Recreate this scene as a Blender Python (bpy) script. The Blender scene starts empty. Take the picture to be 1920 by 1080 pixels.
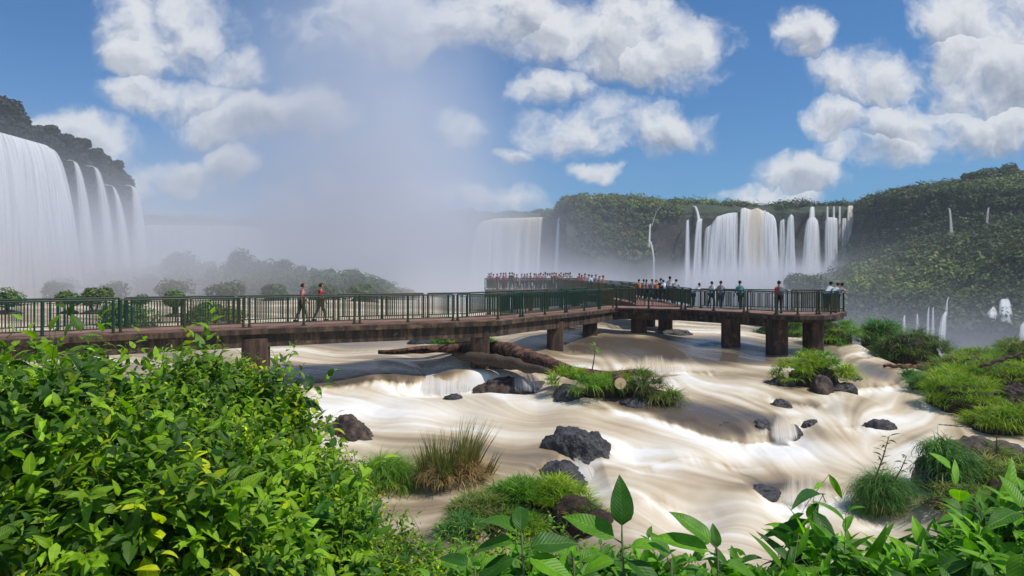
import bpy, bmesh, math, random
import numpy as np
from mathutils import Vector, Matrix
R = math.radians
rng = np.random.default_rng(7)
random.seed(7)
SC = bpy.context.scene
COL = SC.collection

# ------------------------------------------------------------------ camera, light, sky, exposure
F = 1280.0          # focal length in photo pixels (photo 1920 wide)
HZ = 514.0          # photo row of the horizon; the eye is the world origin
cam_d = bpy.data.cameras.new('camera'); cam = bpy.data.objects.new('camera', cam_d); COL.objects.link(cam)
cam.location = (0, 0, 0); cam.rotation_euler = (R(90), 0, 0)
cam_d.sensor_width = 36; cam_d.lens = 36*F/1920; cam_d.shift_y = -(540-HZ)/1920
cam_d.clip_start = 0.05; cam_d.clip_end = 20000
SC.camera = cam

SUN_EL, SUN_AZ = R(60), R(-20)      # azimuth measured from +X towards +Y
sun_dir = Vector((math.cos(SUN_EL)*math.cos(SUN_AZ), math.cos(SUN_EL)*math.sin(SUN_AZ), math.sin(SUN_EL)))
sd = bpy.data.lights.new('sun', 'SUN'); sun = bpy.data.objects.new('sun', sd); COL.objects.link(sun)
sd.energy = 4.2; sd.angle = R(0.6); sd.color = (1.0, 0.95, 0.88)
sun.rotation_euler = (-sun_dir).to_track_quat('-Z', 'Y').to_euler()

SC.view_settings.view_transform = 'Standard'; SC.view_settings.look = 'None'
SC.view_settings.exposure = 0.0; SC.view_settings.gamma = 1.0
SC.cycles.volume_step_rate = 1.0
SC.cycles.volume_max_steps = 64
SC.cycles.transparent_max_bounces = 24
SC.cycles.max_bounces = 6; SC.cycles.diffuse_bounces = 3; SC.cycles.glossy_bounces = 2
SC.cycles.transmission_bounces = 3; SC.cycles.volume_bounces = 2
SC.cycles.use_denoising = True
SC.cycles.sample_clamp_indirect = 4.0

class NT:
    """small helper for building node trees"""
    def __init__(s, tree): s.t = tree; s.n = tree.nodes; s.l = tree.links
    def new(s, typ, **kw):
        nd = s.n.new(typ)
        for k, v in kw.items(): setattr(nd, k, v)
        return nd
    def put(s, sock, v):
        if hasattr(v, 'is_output') or isinstance(v, bpy.types.NodeSocket): s.l.new(v, sock)
        elif v is not None:
            if isinstance(v, (tuple, list)) and len(v) == 3 and sock.type == 'RGBA': v = (*v, 1)
            sock.default_value = v
    def math(s, op, a, b=None, c=None, clamp=False):
        nd = s.new('ShaderNodeMath', operation=op, use_clamp=clamp)
        s.put(nd.inputs[0], a)
        if b is not None: s.put(nd.inputs[1], b)
        if c is not None: s.put(nd.inputs[2], c)
        return nd.outputs[0]
    def vmath(s, op, a, b=None, out=0):
        nd = s.new('ShaderNodeVectorMath', operation=op)
        s.put(nd.inputs[0], a)
        if b is not None:
            if op == 'SCALE': s.put(nd.inputs['Scale'], b)
            else: s.put(nd.inputs[1], b)
        return nd.outputs['Value'] if op in ('LENGTH', 'DISTANCE', 'DOT_PRODUCT') else nd.outputs[0]
    def noise(s, vec, scale, detail=3, rough=0.5, dist=0.0, out=0):
        nd = s.new('ShaderNodeTexNoise'); s.put(nd.inputs['Vector'], vec)
        nd.inputs['Scale'].default_value = scale; nd.inputs['Detail'].default_value = detail
        nd.inputs['Roughness'].default_value = rough; nd.inputs['Distortion'].default_value = dist
        return nd.outputs[out]
    def ramp(s, fac, stops, interp='LINEAR'):
        nd = s.new('ShaderNodeValToRGB'); s.put(nd.inputs[0], fac); cr = nd.color_ramp; cr.interpolation = interp
        while len(cr.elements) < len(stops): cr.elements.new(0.5)
        for e, (p, c) in zip(cr.elements, stops):
            e.position = p; e.color = (*c, 1) if isinstance(c, (tuple, list)) else (c, c, c, 1)
        return nd.outputs[0]
    def mix(s, f, a, b, mode='MIX'):
        nd = s.new('ShaderNodeMix', data_type='RGBA', blend_type=mode)
        s.put(nd.inputs[0], f); s.put(nd.inputs[6], a); s.put(nd.inputs[7], b)
        return nd.outputs[2]
    def smooth(s, v, a, b, lo=0.0, hi=1.0):
        nd = s.new('ShaderNodeMapRange', interpolation_type='SMOOTHSTEP'); s.put(nd.inputs[0], v)
        for i, x in enumerate((a, b, lo, hi)): nd.inputs[i+1].default_value = x
        return nd.outputs[0]
    def xyz(s, x, y, z):
        nd = s.new('ShaderNodeCombineXYZ')
        for i, v in enumerate((x, y, z)): s.put(nd.inputs[i], v)
        return nd.outputs[0]
    def sep(s, v):
        nd = s.new('ShaderNodeSeparateXYZ'); s.put(nd.inputs[0], v); return nd.outputs

# world: Nishita sky with cumulus laid on the dome by direction
W = bpy.data.worlds.new('World'); SC.world = W; W.use_nodes = True
w = NT(W.node_tree); w.n.clear()
sky = w.new('ShaderNodeTexSky', sky_type='NISHITA'); sky.sun_disc = False
sky.sun_elevation = SUN_EL; sky.sun_rotation = R(90)-SUN_AZ; sky.air_density = 1.0; sky.dust_density = 0.6; sky.ozone_density = 2.5
tc = w.new('ShaderNodeTexCoord').outputs['Generated']
sx, sy, sz = w.sep(tc)
ya = w.math('MAXIMUM', w.math('ABSOLUTE', sy), 0.05)
U = w.math('DIVIDE', sx, ya); V = w.math('DIVIDE', sz, ya)
p = w.xyz(U, V, 0.0)
warp = w.noise(p, 7.0, 5, 0.6, out=1)
pw = w.vmath('ADD', p, w.vmath('SCALE', w.vmath('SUBTRACT', warp, (0.5, 0.5, 0.5)), 0.105))
# cloud bodies: centre and half size in tangent units (x right, z up over distance)
clouds = []
def cl(px, py, rx, ry, k=1.0): clouds.append(((px-960)/F, (HZ-py)/F, rx/F, ry/F, k))
cl(320, 60, 120, 85); cl(270, 100, 70, 40); cl(330, 185, 135, 45); cl(450, 220, 140, 45); cl(160, 265, 110, 48); cl(440,120,60,50,.7)
cl(330, 325, 100, 32, .7); cl(430, 310, 50, 30, .7); cl(740, 30, 190, 70); cl(930, 20, 170, 85); cl(1110, 60, 170, 80)
cl(1250, 95, 130, 58); cl(1030, 160, 75, 38); cl(1150, 238, 150, 62); cl(1060, 260, 60, 36,.8); cl(1120, 330, 42, 20)
cl(1515, 72, 68, 48); cl(1660, 140, 120, 62); cl(1570, 232, 72, 38); cl(1740, 250, 150, 62); cl(1680, 285, 120, 34); cl(1860, 120, 150, 120); cl(1880, 20, 170, 110)
cl(1500, 335, 85, 36); cl(1450, 370, 100, 20,.8); cl(850, 240, 55, 38, .8); cl(960, 300, 35, 18,.7); cl(920, 375, 90, 24,.8); cl(600, 210, 70, 50, .8); cl(240, 345, 80, 30, .6); cl(640,370,160,40,.6)
cl(1895, 240, 80, 55); cl(600, 40, 60, 60, .6)
# the rest of the dome, outside the picture, for skylight and reflections
cl(-500, 100, 400, 160, .9); cl(2500, 200, 420, 160, .9); cl(700, -400, 500, 170, .9); cl(1500, -700, 600, 200, .9); cl(0, -600, 400, 150, .9)
mask = None; relsum = None
for (cx, cz, rx, rz, k) in clouds:
    q = w.vmath('MULTIPLY', w.vmath('SUBTRACT', pw, (cx, cz, 0)), (1/rx, 1/rz, 0))
    d2 = w.vmath('DOT_PRODUCT', q, q)
    m = w.math('MULTIPLY', w.math('SUBTRACT', 1.25, d2), k)
    rel = w.sep(q)[1]
    if mask is None: mask, relsum = m, rel
    else:
        gt = w.math('GREATER_THAN', m, mask)
        mx = w.new('ShaderNodeMix', data_type='FLOAT'); w.put(mx.inputs[0], gt); w.put(mx.inputs[2], relsum); w.put(mx.inputs[3], rel)
        relsum = mx.outputs[0]
        mask = w.math('MAXIMUM', mask, m)
mask = w.math('MAXIMUM', mask, -1.5)
n1 = w.noise(pw, 7.5, 10, 0.60)
n2 = w.noise(w.vmath('ADD', pw, (0.010, 0.020, 0)), 7.5, 7, 0.55)
dens = w.math('ADD', w.math('MULTIPLY', mask, 0.55), w.math('MULTIPLY', w.math('SUBTRACT', n1, 0.5), 3.2))
alpha = w.smooth(dens, -0.22, 0.62)
thick = w.smooth(dens, 0.2, 1.5)
relief = w.math('MULTIPLY', w.math('SUBTRACT', n1, n2), 3.6)
lit = w.math('ADD', w.math('ADD', w.math('MULTIPLY', relsum, 0.62), relief), w.math('SUBTRACT', 0.98, w.math('MULTIPLY', thick, 0.62)), clamp=True)
ccol = w.ramp(lit, [(0.0, (1.9, 2.2, 2.8)), (0.45, (4.0, 4.3, 4.9)), (1.0, (7.4, 7.5, 7.7))])
skyc = w.mix(1.0, sky.outputs[0], (0.24, 0.64, 0.98), 'MULTIPLY')
skyc = w.mix(w.math('MULTIPLY', alpha, 0.94), skyc, ccol)
bg = w.new('ShaderNodeBackground'); w.put(bg.inputs[0], skyc); bg.inputs[1].default_value = 0.11
wo = w.new('ShaderNodeOutputWorld'); w.l.new(bg.outputs[0], wo.inputs[0])
W.cycles.sampling_method = 'MANUAL'; W.cycles.sample_map_resolution = 512

# ------------------------------------------------------------------ helpers
def pt(px, py, d):
    """a point of the photo at distance d (metres along +Y) as a world point"""
    return Vector(((px-960)/F*d, d, (HZ-py)/F*d))
def ptz(px, py, z):
    d = -z*F/(py-HZ); return Vector(((px-960)/F*d, d, z))

def mesh_np(name, V, Fc, mat=None, parent=None, smooth=False, cols=None, uvs=None, mats=None):
    """V (n,3); Fc: list of arrays (m,k) of faces"""
    me = bpy.data.meshes.new(name)
    V = np.asarray(V, dtype=np.float32)
    if isinstance(Fc, np.ndarray): Fc = [Fc]
    Fc = [np.asarray(f, dtype=np.int32) for f in Fc if len(f)]
    me.vertices.add(len(V)); me.vertices.foreach_set('co', V.ravel())
    idx = np.concatenate([f.ravel() for f in Fc])
    tot = np.concatenate([np.full(len(f), f.shape[1], dtype=np.int32) for f in Fc])
    start = np.concatenate([[0], np.cumsum(tot)[:-1]]).astype(np.int32)
    me.loops.add(len(idx)); me.loops.foreach_set('vertex_index', idx)
    me.polygons.add(len(tot)); me.polygons.foreach_set('loop_start', start); me.polygons.foreach_set('loop_total', tot)
    me.update(calc_edges=True)
    if smooth: me.polygons.foreach_set('use_smooth', np.ones(len(tot), dtype=bool))
    if cols is not None:
        for nm, c in cols.items():
            c = np.asarray(c, dtype=np.float32)
            if c.ndim == 1:
                a = me.attributes.new(nm, 'FLOAT', 'POINT'); a.data.foreach_set('value', c)
            else:
                a = me.attributes.new(nm, 'FLOAT_COLOR', 'POINT')
                if c.shape[1] == 3: c = np.hstack([c, np.ones((len(c), 1), np.float32)])
                a.data.foreach_set('color', c.ravel())
    if uvs is not None:
        uv = me.uv_layers.new(name='UVMap'); uv.data.foreach_set('uv', np.asarray(uvs, np.float32)[idx].ravel())
    for m in ([mat] if not isinstance(mat, (list, tuple)) else mat):
        if m: me.materials.append(m)
    if mats is not None: me.polygons.foreach_set('material_index', np.asarray(mats, np.int32))
    o = bpy.data.objects.new(name, me); COL.objects.link(o)
    if parent: o.parent = parent
    return o
def tag(o, label=None, cat=None, group=None, kind=None):
    if label: o['label'] = label
    if cat: o['category'] = cat
    if group: o['group'] = group
    if kind: o['kind'] = kind
    return o
def empty(name, loc=(0, 0, 0), rz=0):
    o = bpy.data.objects.new(name, None); COL.objects.link(o); o.location = loc; o.rotation_euler = (0, 0, rz); o.empty_display_size = .2
    return o

class MB:
    """collects boxes, tubes and arbitrary faces into one mesh"""
    def __init__(s): s.v = []; s.f = []; s.n = 0
    def add(s, V, Fs):
        V = np.asarray(V, float); s.v.append(V)
        for f in Fs: s.f.append([i+s.n for i in f])
        s.n += len(V)
    def box(s, c, size, rz=0.0, M=None):
        hx, hy, hz = size[0]/2, size[1]/2, size[2]/2
        V = np.array([(x, y, z) for x in (-hx, hx) for y in (-hy, hy) for z in (-hz, hz)])
        if M is not None: V = V @ np.array(M).T
        ca, sa = math.cos(rz), math.sin(rz)
        V = V @ np.array([[ca, sa, 0], [-sa, ca, 0], [0, 0, 1]]) + np.array(c)
        s.add(V, [(0, 1, 3, 2), (4, 6, 7, 5), (0, 4, 5, 1), (2, 3, 7, 6), (0, 2, 6, 4), (1, 5, 7, 3)])
    def tube(s, P, r, k=8, cap=True):
        P = [Vector(q) for q in P]
        rr = list(r) if hasattr(r, '__len__') else [r]*len(P)
        V = []; up = Vector((0, 0, 1))
        pu = None
        for i, q in enumerate(P):
            t = (P[min(i+1, len(P)-1)]-P[max(i-1, 0)]).normalized()
            if pu is None: pu = up if abs(t.z) < .9 else Vector((1, 0, 0))
            a = (pu - t*pu.dot(t)).normalized(); pu = a; b = t.cross(a)
            for j in range(k):
                an = 2*math.pi*j/k
                V.append(q + (a*math.cos(an)+b*math.sin(an))*rr[i])
        Fs = []
        for i in range(len(P)-1):
            for j in range(k):
                j2 = (j+1) % k
                Fs.append((i*k+j, i*k+j2, (i+1)*k+j2, (i+1)*k+j))
        if cap:
            Fs.append(tuple(range(k))[::-1]); Fs.append(tuple((len(P)-1)*k+j for j in range(k)))
        s.add([tuple(v) for v in V], Fs)
    def build(s, name, mat, parent=None, smooth=False):
        me = bpy.data.meshes.new(name); me.from_pydata(np.concatenate(s.v).tolist(), [], s.f); me.update()
        if smooth:
            me.polygons.foreach_set('use_smooth', np.ones(len(me.polygons), dtype=bool))
        if mat: me.materials.append(mat)
        o = bpy.data.objects.new(name, me); COL.objects.link(o)
        if parent: o.parent = parent
        return o

# value noise on numpy arrays
_T = rng.random((64, 64, 64)).astype(np.float32)
def vnoise(x, y, z=0.0):
    x = np.asarray(x, np.float64); y = np.asarray(y, np.float64); z = np.asarray(z, np.float64)+np.zeros_like(x)
    xi, yi, zi = np.floor(x).astype(int), np.floor(y).astype(int), np.floor(z).astype(int)
    fx, fy, fz = x-xi, y-yi, z-zi
    fx, fy, fz = fx*fx*(3-2*fx), fy*fy*(3-2*fy), fz*fz*(3-2*fz)
    a, b, c, A, B, C_ = xi & 63, yi & 63, zi & 63, (xi+1) & 63, (yi+1) & 63, (zi+1) & 63
    l = lambda p, q, t: p+(q-p)*t
    return l(l(l(_T[a, b, c], _T[A, b, c], fx), l(_T[a, B, c], _T[A, B, c], fx), fy),
             l(l(_T[a, b, C_], _T[A, b, C_], fx), l(_T[a, B, C_], _T[A, B, C_], fx), fy), fz)
def vnoise2(x, y, k=0):
    xi, yi = np.floor(x).astype(int), np.floor(y).astype(int)
    fx, fy = x-xi, y-yi
    fx, fy = fx*fx*(3-2*fx), fy*fy*(3-2*fy)
    a, b, A, B = xi & 63, yi & 63, (xi+1) & 63, (yi+1) & 63; T = _T[k]
    return (T[a, b]*(1-fx)+T[A, b]*fx)*(1-fy)+(T[a, B]*(1-fx)+T[A, B]*fx)*fy
def fbm(x, y, z=0.0, o=4, g=0.5):
    s, a, t = 0, 1.0, 0
    for i in range(o):
        s = s+a*vnoise(x*2**i+i*17.3, y*2**i+i*9.1, np.asarray(z)*2**i+i*5.7); t += a; a *= g
    return s/t

# ------------------------------------------------------------------ materials
def new_mat(name):
    m = bpy.data.materials.new(name); m.use_nodes = True; t = NT(m.node_tree); t.n.clear()
    out = t.new('ShaderNodeOutputMaterial'); return m, t, out
def principled(t, out, col, rough=0.6, bump=None, bs=0.3, bd=0.02, metal=0.0, spec=0.5, coat=0.0):
    b = t.new('ShaderNodeBsdfPrincipled'); t.put(b.inputs['Base Color'], col); t.put(b.inputs['Roughness'], rough)
    b.inputs['Metallic'].default_value = metal; b.inputs['Specular IOR Level'].default_value = spec
    b.inputs['Coat Weight'].default_value = coat
    if bump is not None:
        bn = t.new('ShaderNodeBump'); t.put(bn.inputs['Height'], bump); bn.inputs['Strength'].default_value = bs; bn.inputs['Distance'].default_value = bd
        t.l.new(bn.outputs[0], b.inputs['Normal'])
    t.l.new(b.outputs[0], out.inputs[0]); return b
def attr(t, name, out='Color'):
    a = t.new('ShaderNodeAttribute'); a.attribute_name = name; return a.outputs[out]
def pos(t): return t.new('ShaderNodeNewGeometry').outputs['Position']
def objc(t): return t.new('ShaderNodeTexCoord').outputs['Object']

def simple_mat(name, a, b, scale=8, rough=0.7, bs=0.3, bd=0.01, detail=5, spec=0.4, lo=.35, hi=.65, world=True):
    m, t, o = new_mat(name); c = pos(t) if world else objc(t)
    n = t.noise(c, scale, detail, .6)
    principled(t, o, t.ramp(n, [(lo, a), (hi, b)]), rough, t.noise(c, scale*3, 4, .6), bs, bd, spec=spec)
    return m

def leaf_mat(name, trans=0.38, rough=0.46, vein=True, gain=1.0):
    m, t, o = new_mat(name)
    c = attr(t, 'Col')
    uv = t.new('ShaderNodeTexCoord').outputs['UV']
    h = None
    if vein:
        ux, uy, _ = t.sep(uv)
        ax = t.math('ABSOLUTE', t.math('SUBTRACT', ux, 0.5))
        mid = t.smooth(ax, 0.0, 0.035, 1, 0)
        sv = t.math('SINE', t.math('MULTIPLY', t.math('SUBTRACT', uy, t.math('MULTIPLY', ax, 0.55)), 75.0))
        h = t.math('SUBTRACT', t.math('MULTIPLY', sv, 0.5), mid)
        side = t.smooth(sv, -1.0, -0.6, 0.25, 0)
        c = t.mix(t.math('MAXIMUM', t.math('MULTIPLY', mid, 0.55), side), c, t.mix(1.0, c, (2.2, 1.9, 1.6), 'MULTIPLY'))
    n = t.noise(pos(t), 30 if vein else 3, 2)
    c = t.mix(0.35, c, t.mix(1.0, c, t.ramp(n, [(0.3, 0.5), (0.7, 1.5)]), 'MULTIPLY'))
    b = t.new('ShaderNodeBsdfPrincipled'); t.put(b.inputs['Base Color'], c); b.inputs['Roughness'].default_value = rough
    b.inputs['Specular IOR Level'].default_value = 0.35
    if h is not None:
        bn = t.new('ShaderNodeBump'); t.put(bn.inputs['Height'], h); bn.inputs['Strength'].default_value = .5; bn.inputs['Distance'].default_value = .0015
        t.l.new(bn.outputs[0], b.inputs['Normal'])
    tr = t.new('ShaderNodeBsdfTranslucent'); t.put(tr.inputs[0], t.mix(1.0, c, (1.5, 1.7, 0.5), 'MULTIPLY'))
    mx = t.new('ShaderNodeMixShader'); mx.inputs[0].default_value = trans
    t.l.new(b.outputs[0], mx.inputs[1]); t.l.new(tr.outputs[0], mx.inputs[2]); t.l.new(mx.outputs[0], o.inputs[0])
    return m
M = {}
M['leaf'] = leaf_mat('broad_leaf')
M['grass'] = leaf_mat('grass_blade', 0.3, 0.5, vein=False)
M['far_leaf'] = leaf_mat('far_foliage', 0.15, 0.7, vein=False)
M['bark'] = simple_mat('bark', (0.035, 0.024, 0.016), (0.10, 0.07, 0.045), 14, .85, .8, .02)
M['stem'] = simple_mat('green_stem', (0.06, 0.10, 0.02), (0.14, 0.12, 0.05), 20, .6)
M['dead_wood'] = simple_mat('dead_wood', (0.03, 0.018, 0.012), (0.20, 0.095, 0.05), 5, .8, 1.0, .06, lo=.42, hi=.58)
M['cut_wood'] = simple_mat('cut_wood', (0.62, 0.38, 0.20), (0.75, 0.52, 0.33), 20, .8)
M['soil'] = simple_mat('soil', (0.018, 0.012, 0.008), (0.062, 0.038, 0.024), 9, .95, .8, .05)
M['rock_brown'] = simple_mat('brown_rock', (0.025, 0.02, 0.018), (0.12, 0.075, 0.055), 3.5, .7, .8, .04)
def wet_rock():
    m, t, o = new_mat('wet_basalt'); c = pos(t)
    n = t.noise(c, 4, 6, .65); v = t.new('ShaderNodeTexVoronoi'); t.put(v.inputs['Vector'], c); v.inputs['Scale'].default_value = 9
    h = t.math('ADD', t.noise(c, 18, 6, .7), t.math('MULTIPLY', v.outputs[0], .6))
    principled(t, o, t.ramp(n, [(.35, (.012, .012, .014)), (.7, (.07, .065, .068))]), t.ramp(n, [(.3, .28), (.7, .6)]), h, .9, .05, spec=.6)
    return m
M['rock_wet'] = wet_rock()
# ------------------------------------------------------------------ the river
ZS = 1.2
WC = [(0,545,-3),(300,553,-3.0),(600,560,-3),(100,600,-3.0),(450,610,-3.05),(800,600,-3.0),(560,650,-3.25),(720,660,-3.3),(850,650,-3.25),(1000,628,-3.05),(1110,618,-2.9),(1200,620,-3.0),(1350,612,-3.1),
 (1280,592,-3.0),(1100,680,-3.45),(1300,670,-3.5),(1375,648,-3.4),(1461,664,-3.6),(1535,656,-3.5),(1200,712,-3.8),(1400,700,-3.75),(1600,640,-3.4),(1640,690,-3.75),
 (600,690,-3.5),(700,690,-3.5),(900,690,-3.6),(600,755,-4.25),(800,750,-4.25),(1000,738,-4.15),(1070,735,-4.1),(700,800,-4.45),(850,800,-4.45),(1000,790,-4.4),(1200,785,-4.2),
 (1300,760,-4.05),(1440,775,-4.1),(1330,830,-4.55),(1500,835,-4.6),(1550,765,-4.25),(1620,745,-4.1),(1680,790,-4.5),(1710,700,-3.85),(1200,870,-4.75),(950,860,-4.6),(700,900,-4.85),
 (760,950,-4.95),(1100,935,-5.0),(1400,880,-4.85),(1500,900,-4.9),(1500,965,-5.2),(1300,1000,-5.35),(1500,1040,-5.5),(1620,900,-4.9),(1700,830,-4.65),(1850,835,-4.7),(700,1000,-5.2),(1000,1080,-5.6),(1650,1010,-5.35),(1900,900,-5.0)]
WCp = np.array([list(ptz(a, b, c*ZS)) for a, b, c in WC])
def sig(x): return 1/(1+np.exp(-np.clip(x, -30, 30)))
STEPS = []   # crest polyline of each cascade: pixel points with water height, drop, softness
def stp(pts, h, wd): 
    P = np.array([list(ptz(a, b, c*ZS)) for a, b, c in pts]); STEPS.append((P[:, 0], P[:, 1], np.array(h), np.array(wd)))
stp([(520,705,-3.5),(600,703,-3.5),(740,700,-3.55),(800,696,-3.6),(900,696,-3.6),(1000,703,-3.75),(1040,706,-3.8)], [0,.55,.75,.85,.85,.7,0], [.7,.6,.4,.16,.14,.14,.2])
stp([(1100,690,-3.55),(1150,689,-3.55),(1240,684,-3.55),(1330,690,-3.6),(1360,690,-3.6)], [0,.3,.35,.25,0], [.25]*5)
stp([(1080,770,-4.1),(1160,770,-4.1),(1300,792,-4.2),(1400,806,-4.25),(1480,796,-4.2),(1510,780,-4.2)], [0,.25,.45,.5,.6,0], [.4,.4,.35,.25,.12,.15])
stp([(1390,920,-4.95),(1440,925,-4.95),(1500,919,-4.95),(1600,915,-4.95),(1660,915,-4.95)], [0,.35,.42,.42,0], [.24]*5)
stp([(985,885,-4.7),(1030,872,-4.65),(1090,868,-4.65),(1130,880,-4.75)], [0,.35,.35,0], [.15]*4)
stp([(1540,715,-3.95),(1600,722,-4.0),(1680,716,-4.0),(1720,705,-4.0)], [0,.4,.4,0], [.3]*4)
stp([(1370,735,-3.95),(1440,742,-4.0),(1530,752,-4.05),(1560,748,-4.1)], [0,.25,.3,0], [.2]*4)
stp([(560,655,-3.3),(640,648,-3.25),(740,655,-3.3)], [0,.12,0], [.2]*3)
stp([(1150,905,-4.85),(1250,880,-4.8),(1370,872,-4.8),(1450,880,-4.85)], [0,.22,.22,0], [.25]*4)
stp([(1120,860,-4.7),(1180,850,-4.65),(1260,856,-4.65)], [0,.25,0], [.25]*3)
stp([(1540,815,-4.5),(1600,800,-4.45),(1700,812,-4.5)], [0,.22,0], [.25]*3)
stp([(1140,975,-5.1),(1250,950,-5.05),(1400,965,-5.1)], [0,.2,0], [.25]*3)
stp([(1270,640,-3.15),(1340,634,-3.15),(1430,640,-3.2)], [0,.18,0], [.2]*3)
stp([(1000,660,-3.35),(1070,652,-3.3),(1130,655,-3.3)], [0,.15,0], [.2]*3)
stp([(1150,606,-2.95),(1250,600,-2.95),(1400,604,-3.0)], [0,.15,0], [.25]*3)
stp([(1600,665,-3.6),(1640,655,-3.55),(1690,690,-3.8)], [0,.3,0], [.2]*3)
def stepsum(X, Y):
    s = np.zeros_like(X)
    for xs, ys, h, wd in STEPS:
        yc = np.interp(X, xs, ys); hh = np.interp(X, xs, h, left=0, right=0); ww = np.interp(X, xs, wd)
        yc = yc+.25*(vnoise2(X*1.3, Y*0.0+3)-.5)
        s -= hh*ZS*sig((yc-Y)/ww)*np.exp(-np.clip(yc-Y, 0, 99)/2.5)
    return s
def keyc(X, Y): return X/Y*F, 6.0*F/Y
_ku, _kw = keyc(WCp[:, 0], WCp[:, 1]); _res = WCp[:, 2]-stepsum(WCp[:, 0], WCp[:, 1])
def shep(X, Y, ku, kw, vals, p=3.0, eps=25.0):
    u, v = keyc(X, Y); num = 0; den = 0
    for a, b, c in zip(ku, kw, vals):
        r = ((u-a)**2*.35+(v-b)**2+eps**2)**(-p/2); num = num+r*c; den = den+r
    return num/den
def water_z(X, Y):
    X = np.asarray(X, float); Y = np.asarray(Y, float)
    Yc = np.maximum(Y, 11.0)
    return shep(X, Yc, _ku, _kw, _res)+stepsum(X, Yc)
def wz(x, y): return float(water_z(np.array([x]), np.array([y]))[0])
def onwater(px, py):
    """world point where the photo pixel meets the water"""
    d = 20.0
    for _ in range(40):
        x = (px-960)/F*d; z = wz(x, d); d2 = -z*F/(py-HZ); d = .5*d+.5*d2
    return Vector(((px-960)/F*d, d, wz((px-960)/F*d, d)))

FL = [(100,560,10,1),(500,600,10,1),(600,650,10,1),(700,690,10,4),(780,710,6,8),(850,715,2,10),(950,715,3,10),(600,730,10,4),(800,760,10,0),(1000,770,10,1),(1200,800,10,2),(950,830,10,3),(1000,870,7,8),(1060,890,6,10),
 (1200,900,10,5),(1400,850,10,2),(1300,780,10,3),(1450,800,8,5),(1550,820,10,2),(1300,950,9,7),(1450,1000,10,7),(1500,930,8,7),(1600,880,10,4),(750,970,-10,5),(860,930,8,-3),(900,900,6,5),(1000,620,10,2),(1200,650,10,1),
 (1400,690,10,2),(1600,700,8,4),(1680,760,6,5),(1780,830,10,4),(1300,620,10,1),(1640,660,6,6),(1500,770,8,4),(1150,700,4,8),(1250,690,3,8),(900,850,10,1),(800,850,10,1),(1100,830,10,1),(1250,830,10,2),(1000,960,10,3),(1150,1000,10,3),(1300,1060,10,3),(800,1040,10,1),(700,850,10,1),(1350,900,10,2),(1050,700,10,2),(1400,650,10,1),(1500,690,10,1),(850,640,10,0),(700,640,10,0)]
def flow_setup():
    A = []; D = []
    for a, b, dx, dy in FL:
        z = -4.5
        p0 = ptz(a, b, z); p1 = ptz(a+dx*.3, b+dy*.3, z); v = (p1-p0); v.z = 0; v.y *= .33; v.normalize(); A.append((p0.x, p0.y)); D.append((v.x, v.y))
    return np.array(A), np.array(D)
_fa, _fd = flow_setup(); _fu, _fw = keyc(_fa[:, 0], _fa[:, 1])
ROCKS_FLOW = []
def flow(X, Y):
    vx = shep(X, Y, _fu, _fw, _fd[:, 0], 3.2, 20); vy = shep(X, Y, _fu, _fw, _fd[:, 1], 3.2, 20)
    # meander
    a = (vnoise2(X*.16+9, Y*.16+4, 5)-.5)*.5
    ca, sa = np.cos(a), np.sin(a); vx, vy = vx*ca-vy*sa, vx*sa+vy*ca
    n = np.sqrt(vx*vx+vy*vy)+1e-6; return vx/n, vy/n

# shelf the river runs over: everything inside this outline (world metres), canyon beyond
EDGE = [(-120,160),(-60,165),(-22,150),(-6,100),(3,72),(15,60),(20,52),(22.5,45),(20.5,36),(20.5,31),(24,28.5),(34,27),(60,24)]
_ex = np.array([e[0] for e in EDGE]); _ey = np.array([e[1] for e in EDGE])
def poly_in(X, Y):
    P = [(-200,160)]+EDGE+[(60,-60),(-200,-60)]
    ins = np.zeros(X.shape, bool); n = len(P)
    for i in range(n):
        (x1, y1), (x2, y2) = P[i], P[(i+1) % n]
        c = ((y1 > Y) != (y2 > Y)) & (X < (x2-x1)*(Y-y1)/((y2-y1) if y2 != y1 else 1e-9)+x1); ins ^= c
    return ins
def edge_dist(X, Y):
    d = np.full(X.shape, 1e9)
    for i in range(len(EDGE)-1):
        ax, ay = EDGE[i]; bx, by = EDGE[i+1]; vx, vy = bx-ax, by-ay
        t = np.clip(((X-ax)*vx+(Y-ay)*vy)/(vx*vx+vy*vy), 0, 1)
        d = np.minimum(d, np.hypot(X-ax-t*vx, Y-ay-t*vy))
    return np.where(poly_in(X, Y), -d, d)       # negative inside the shelf

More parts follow.
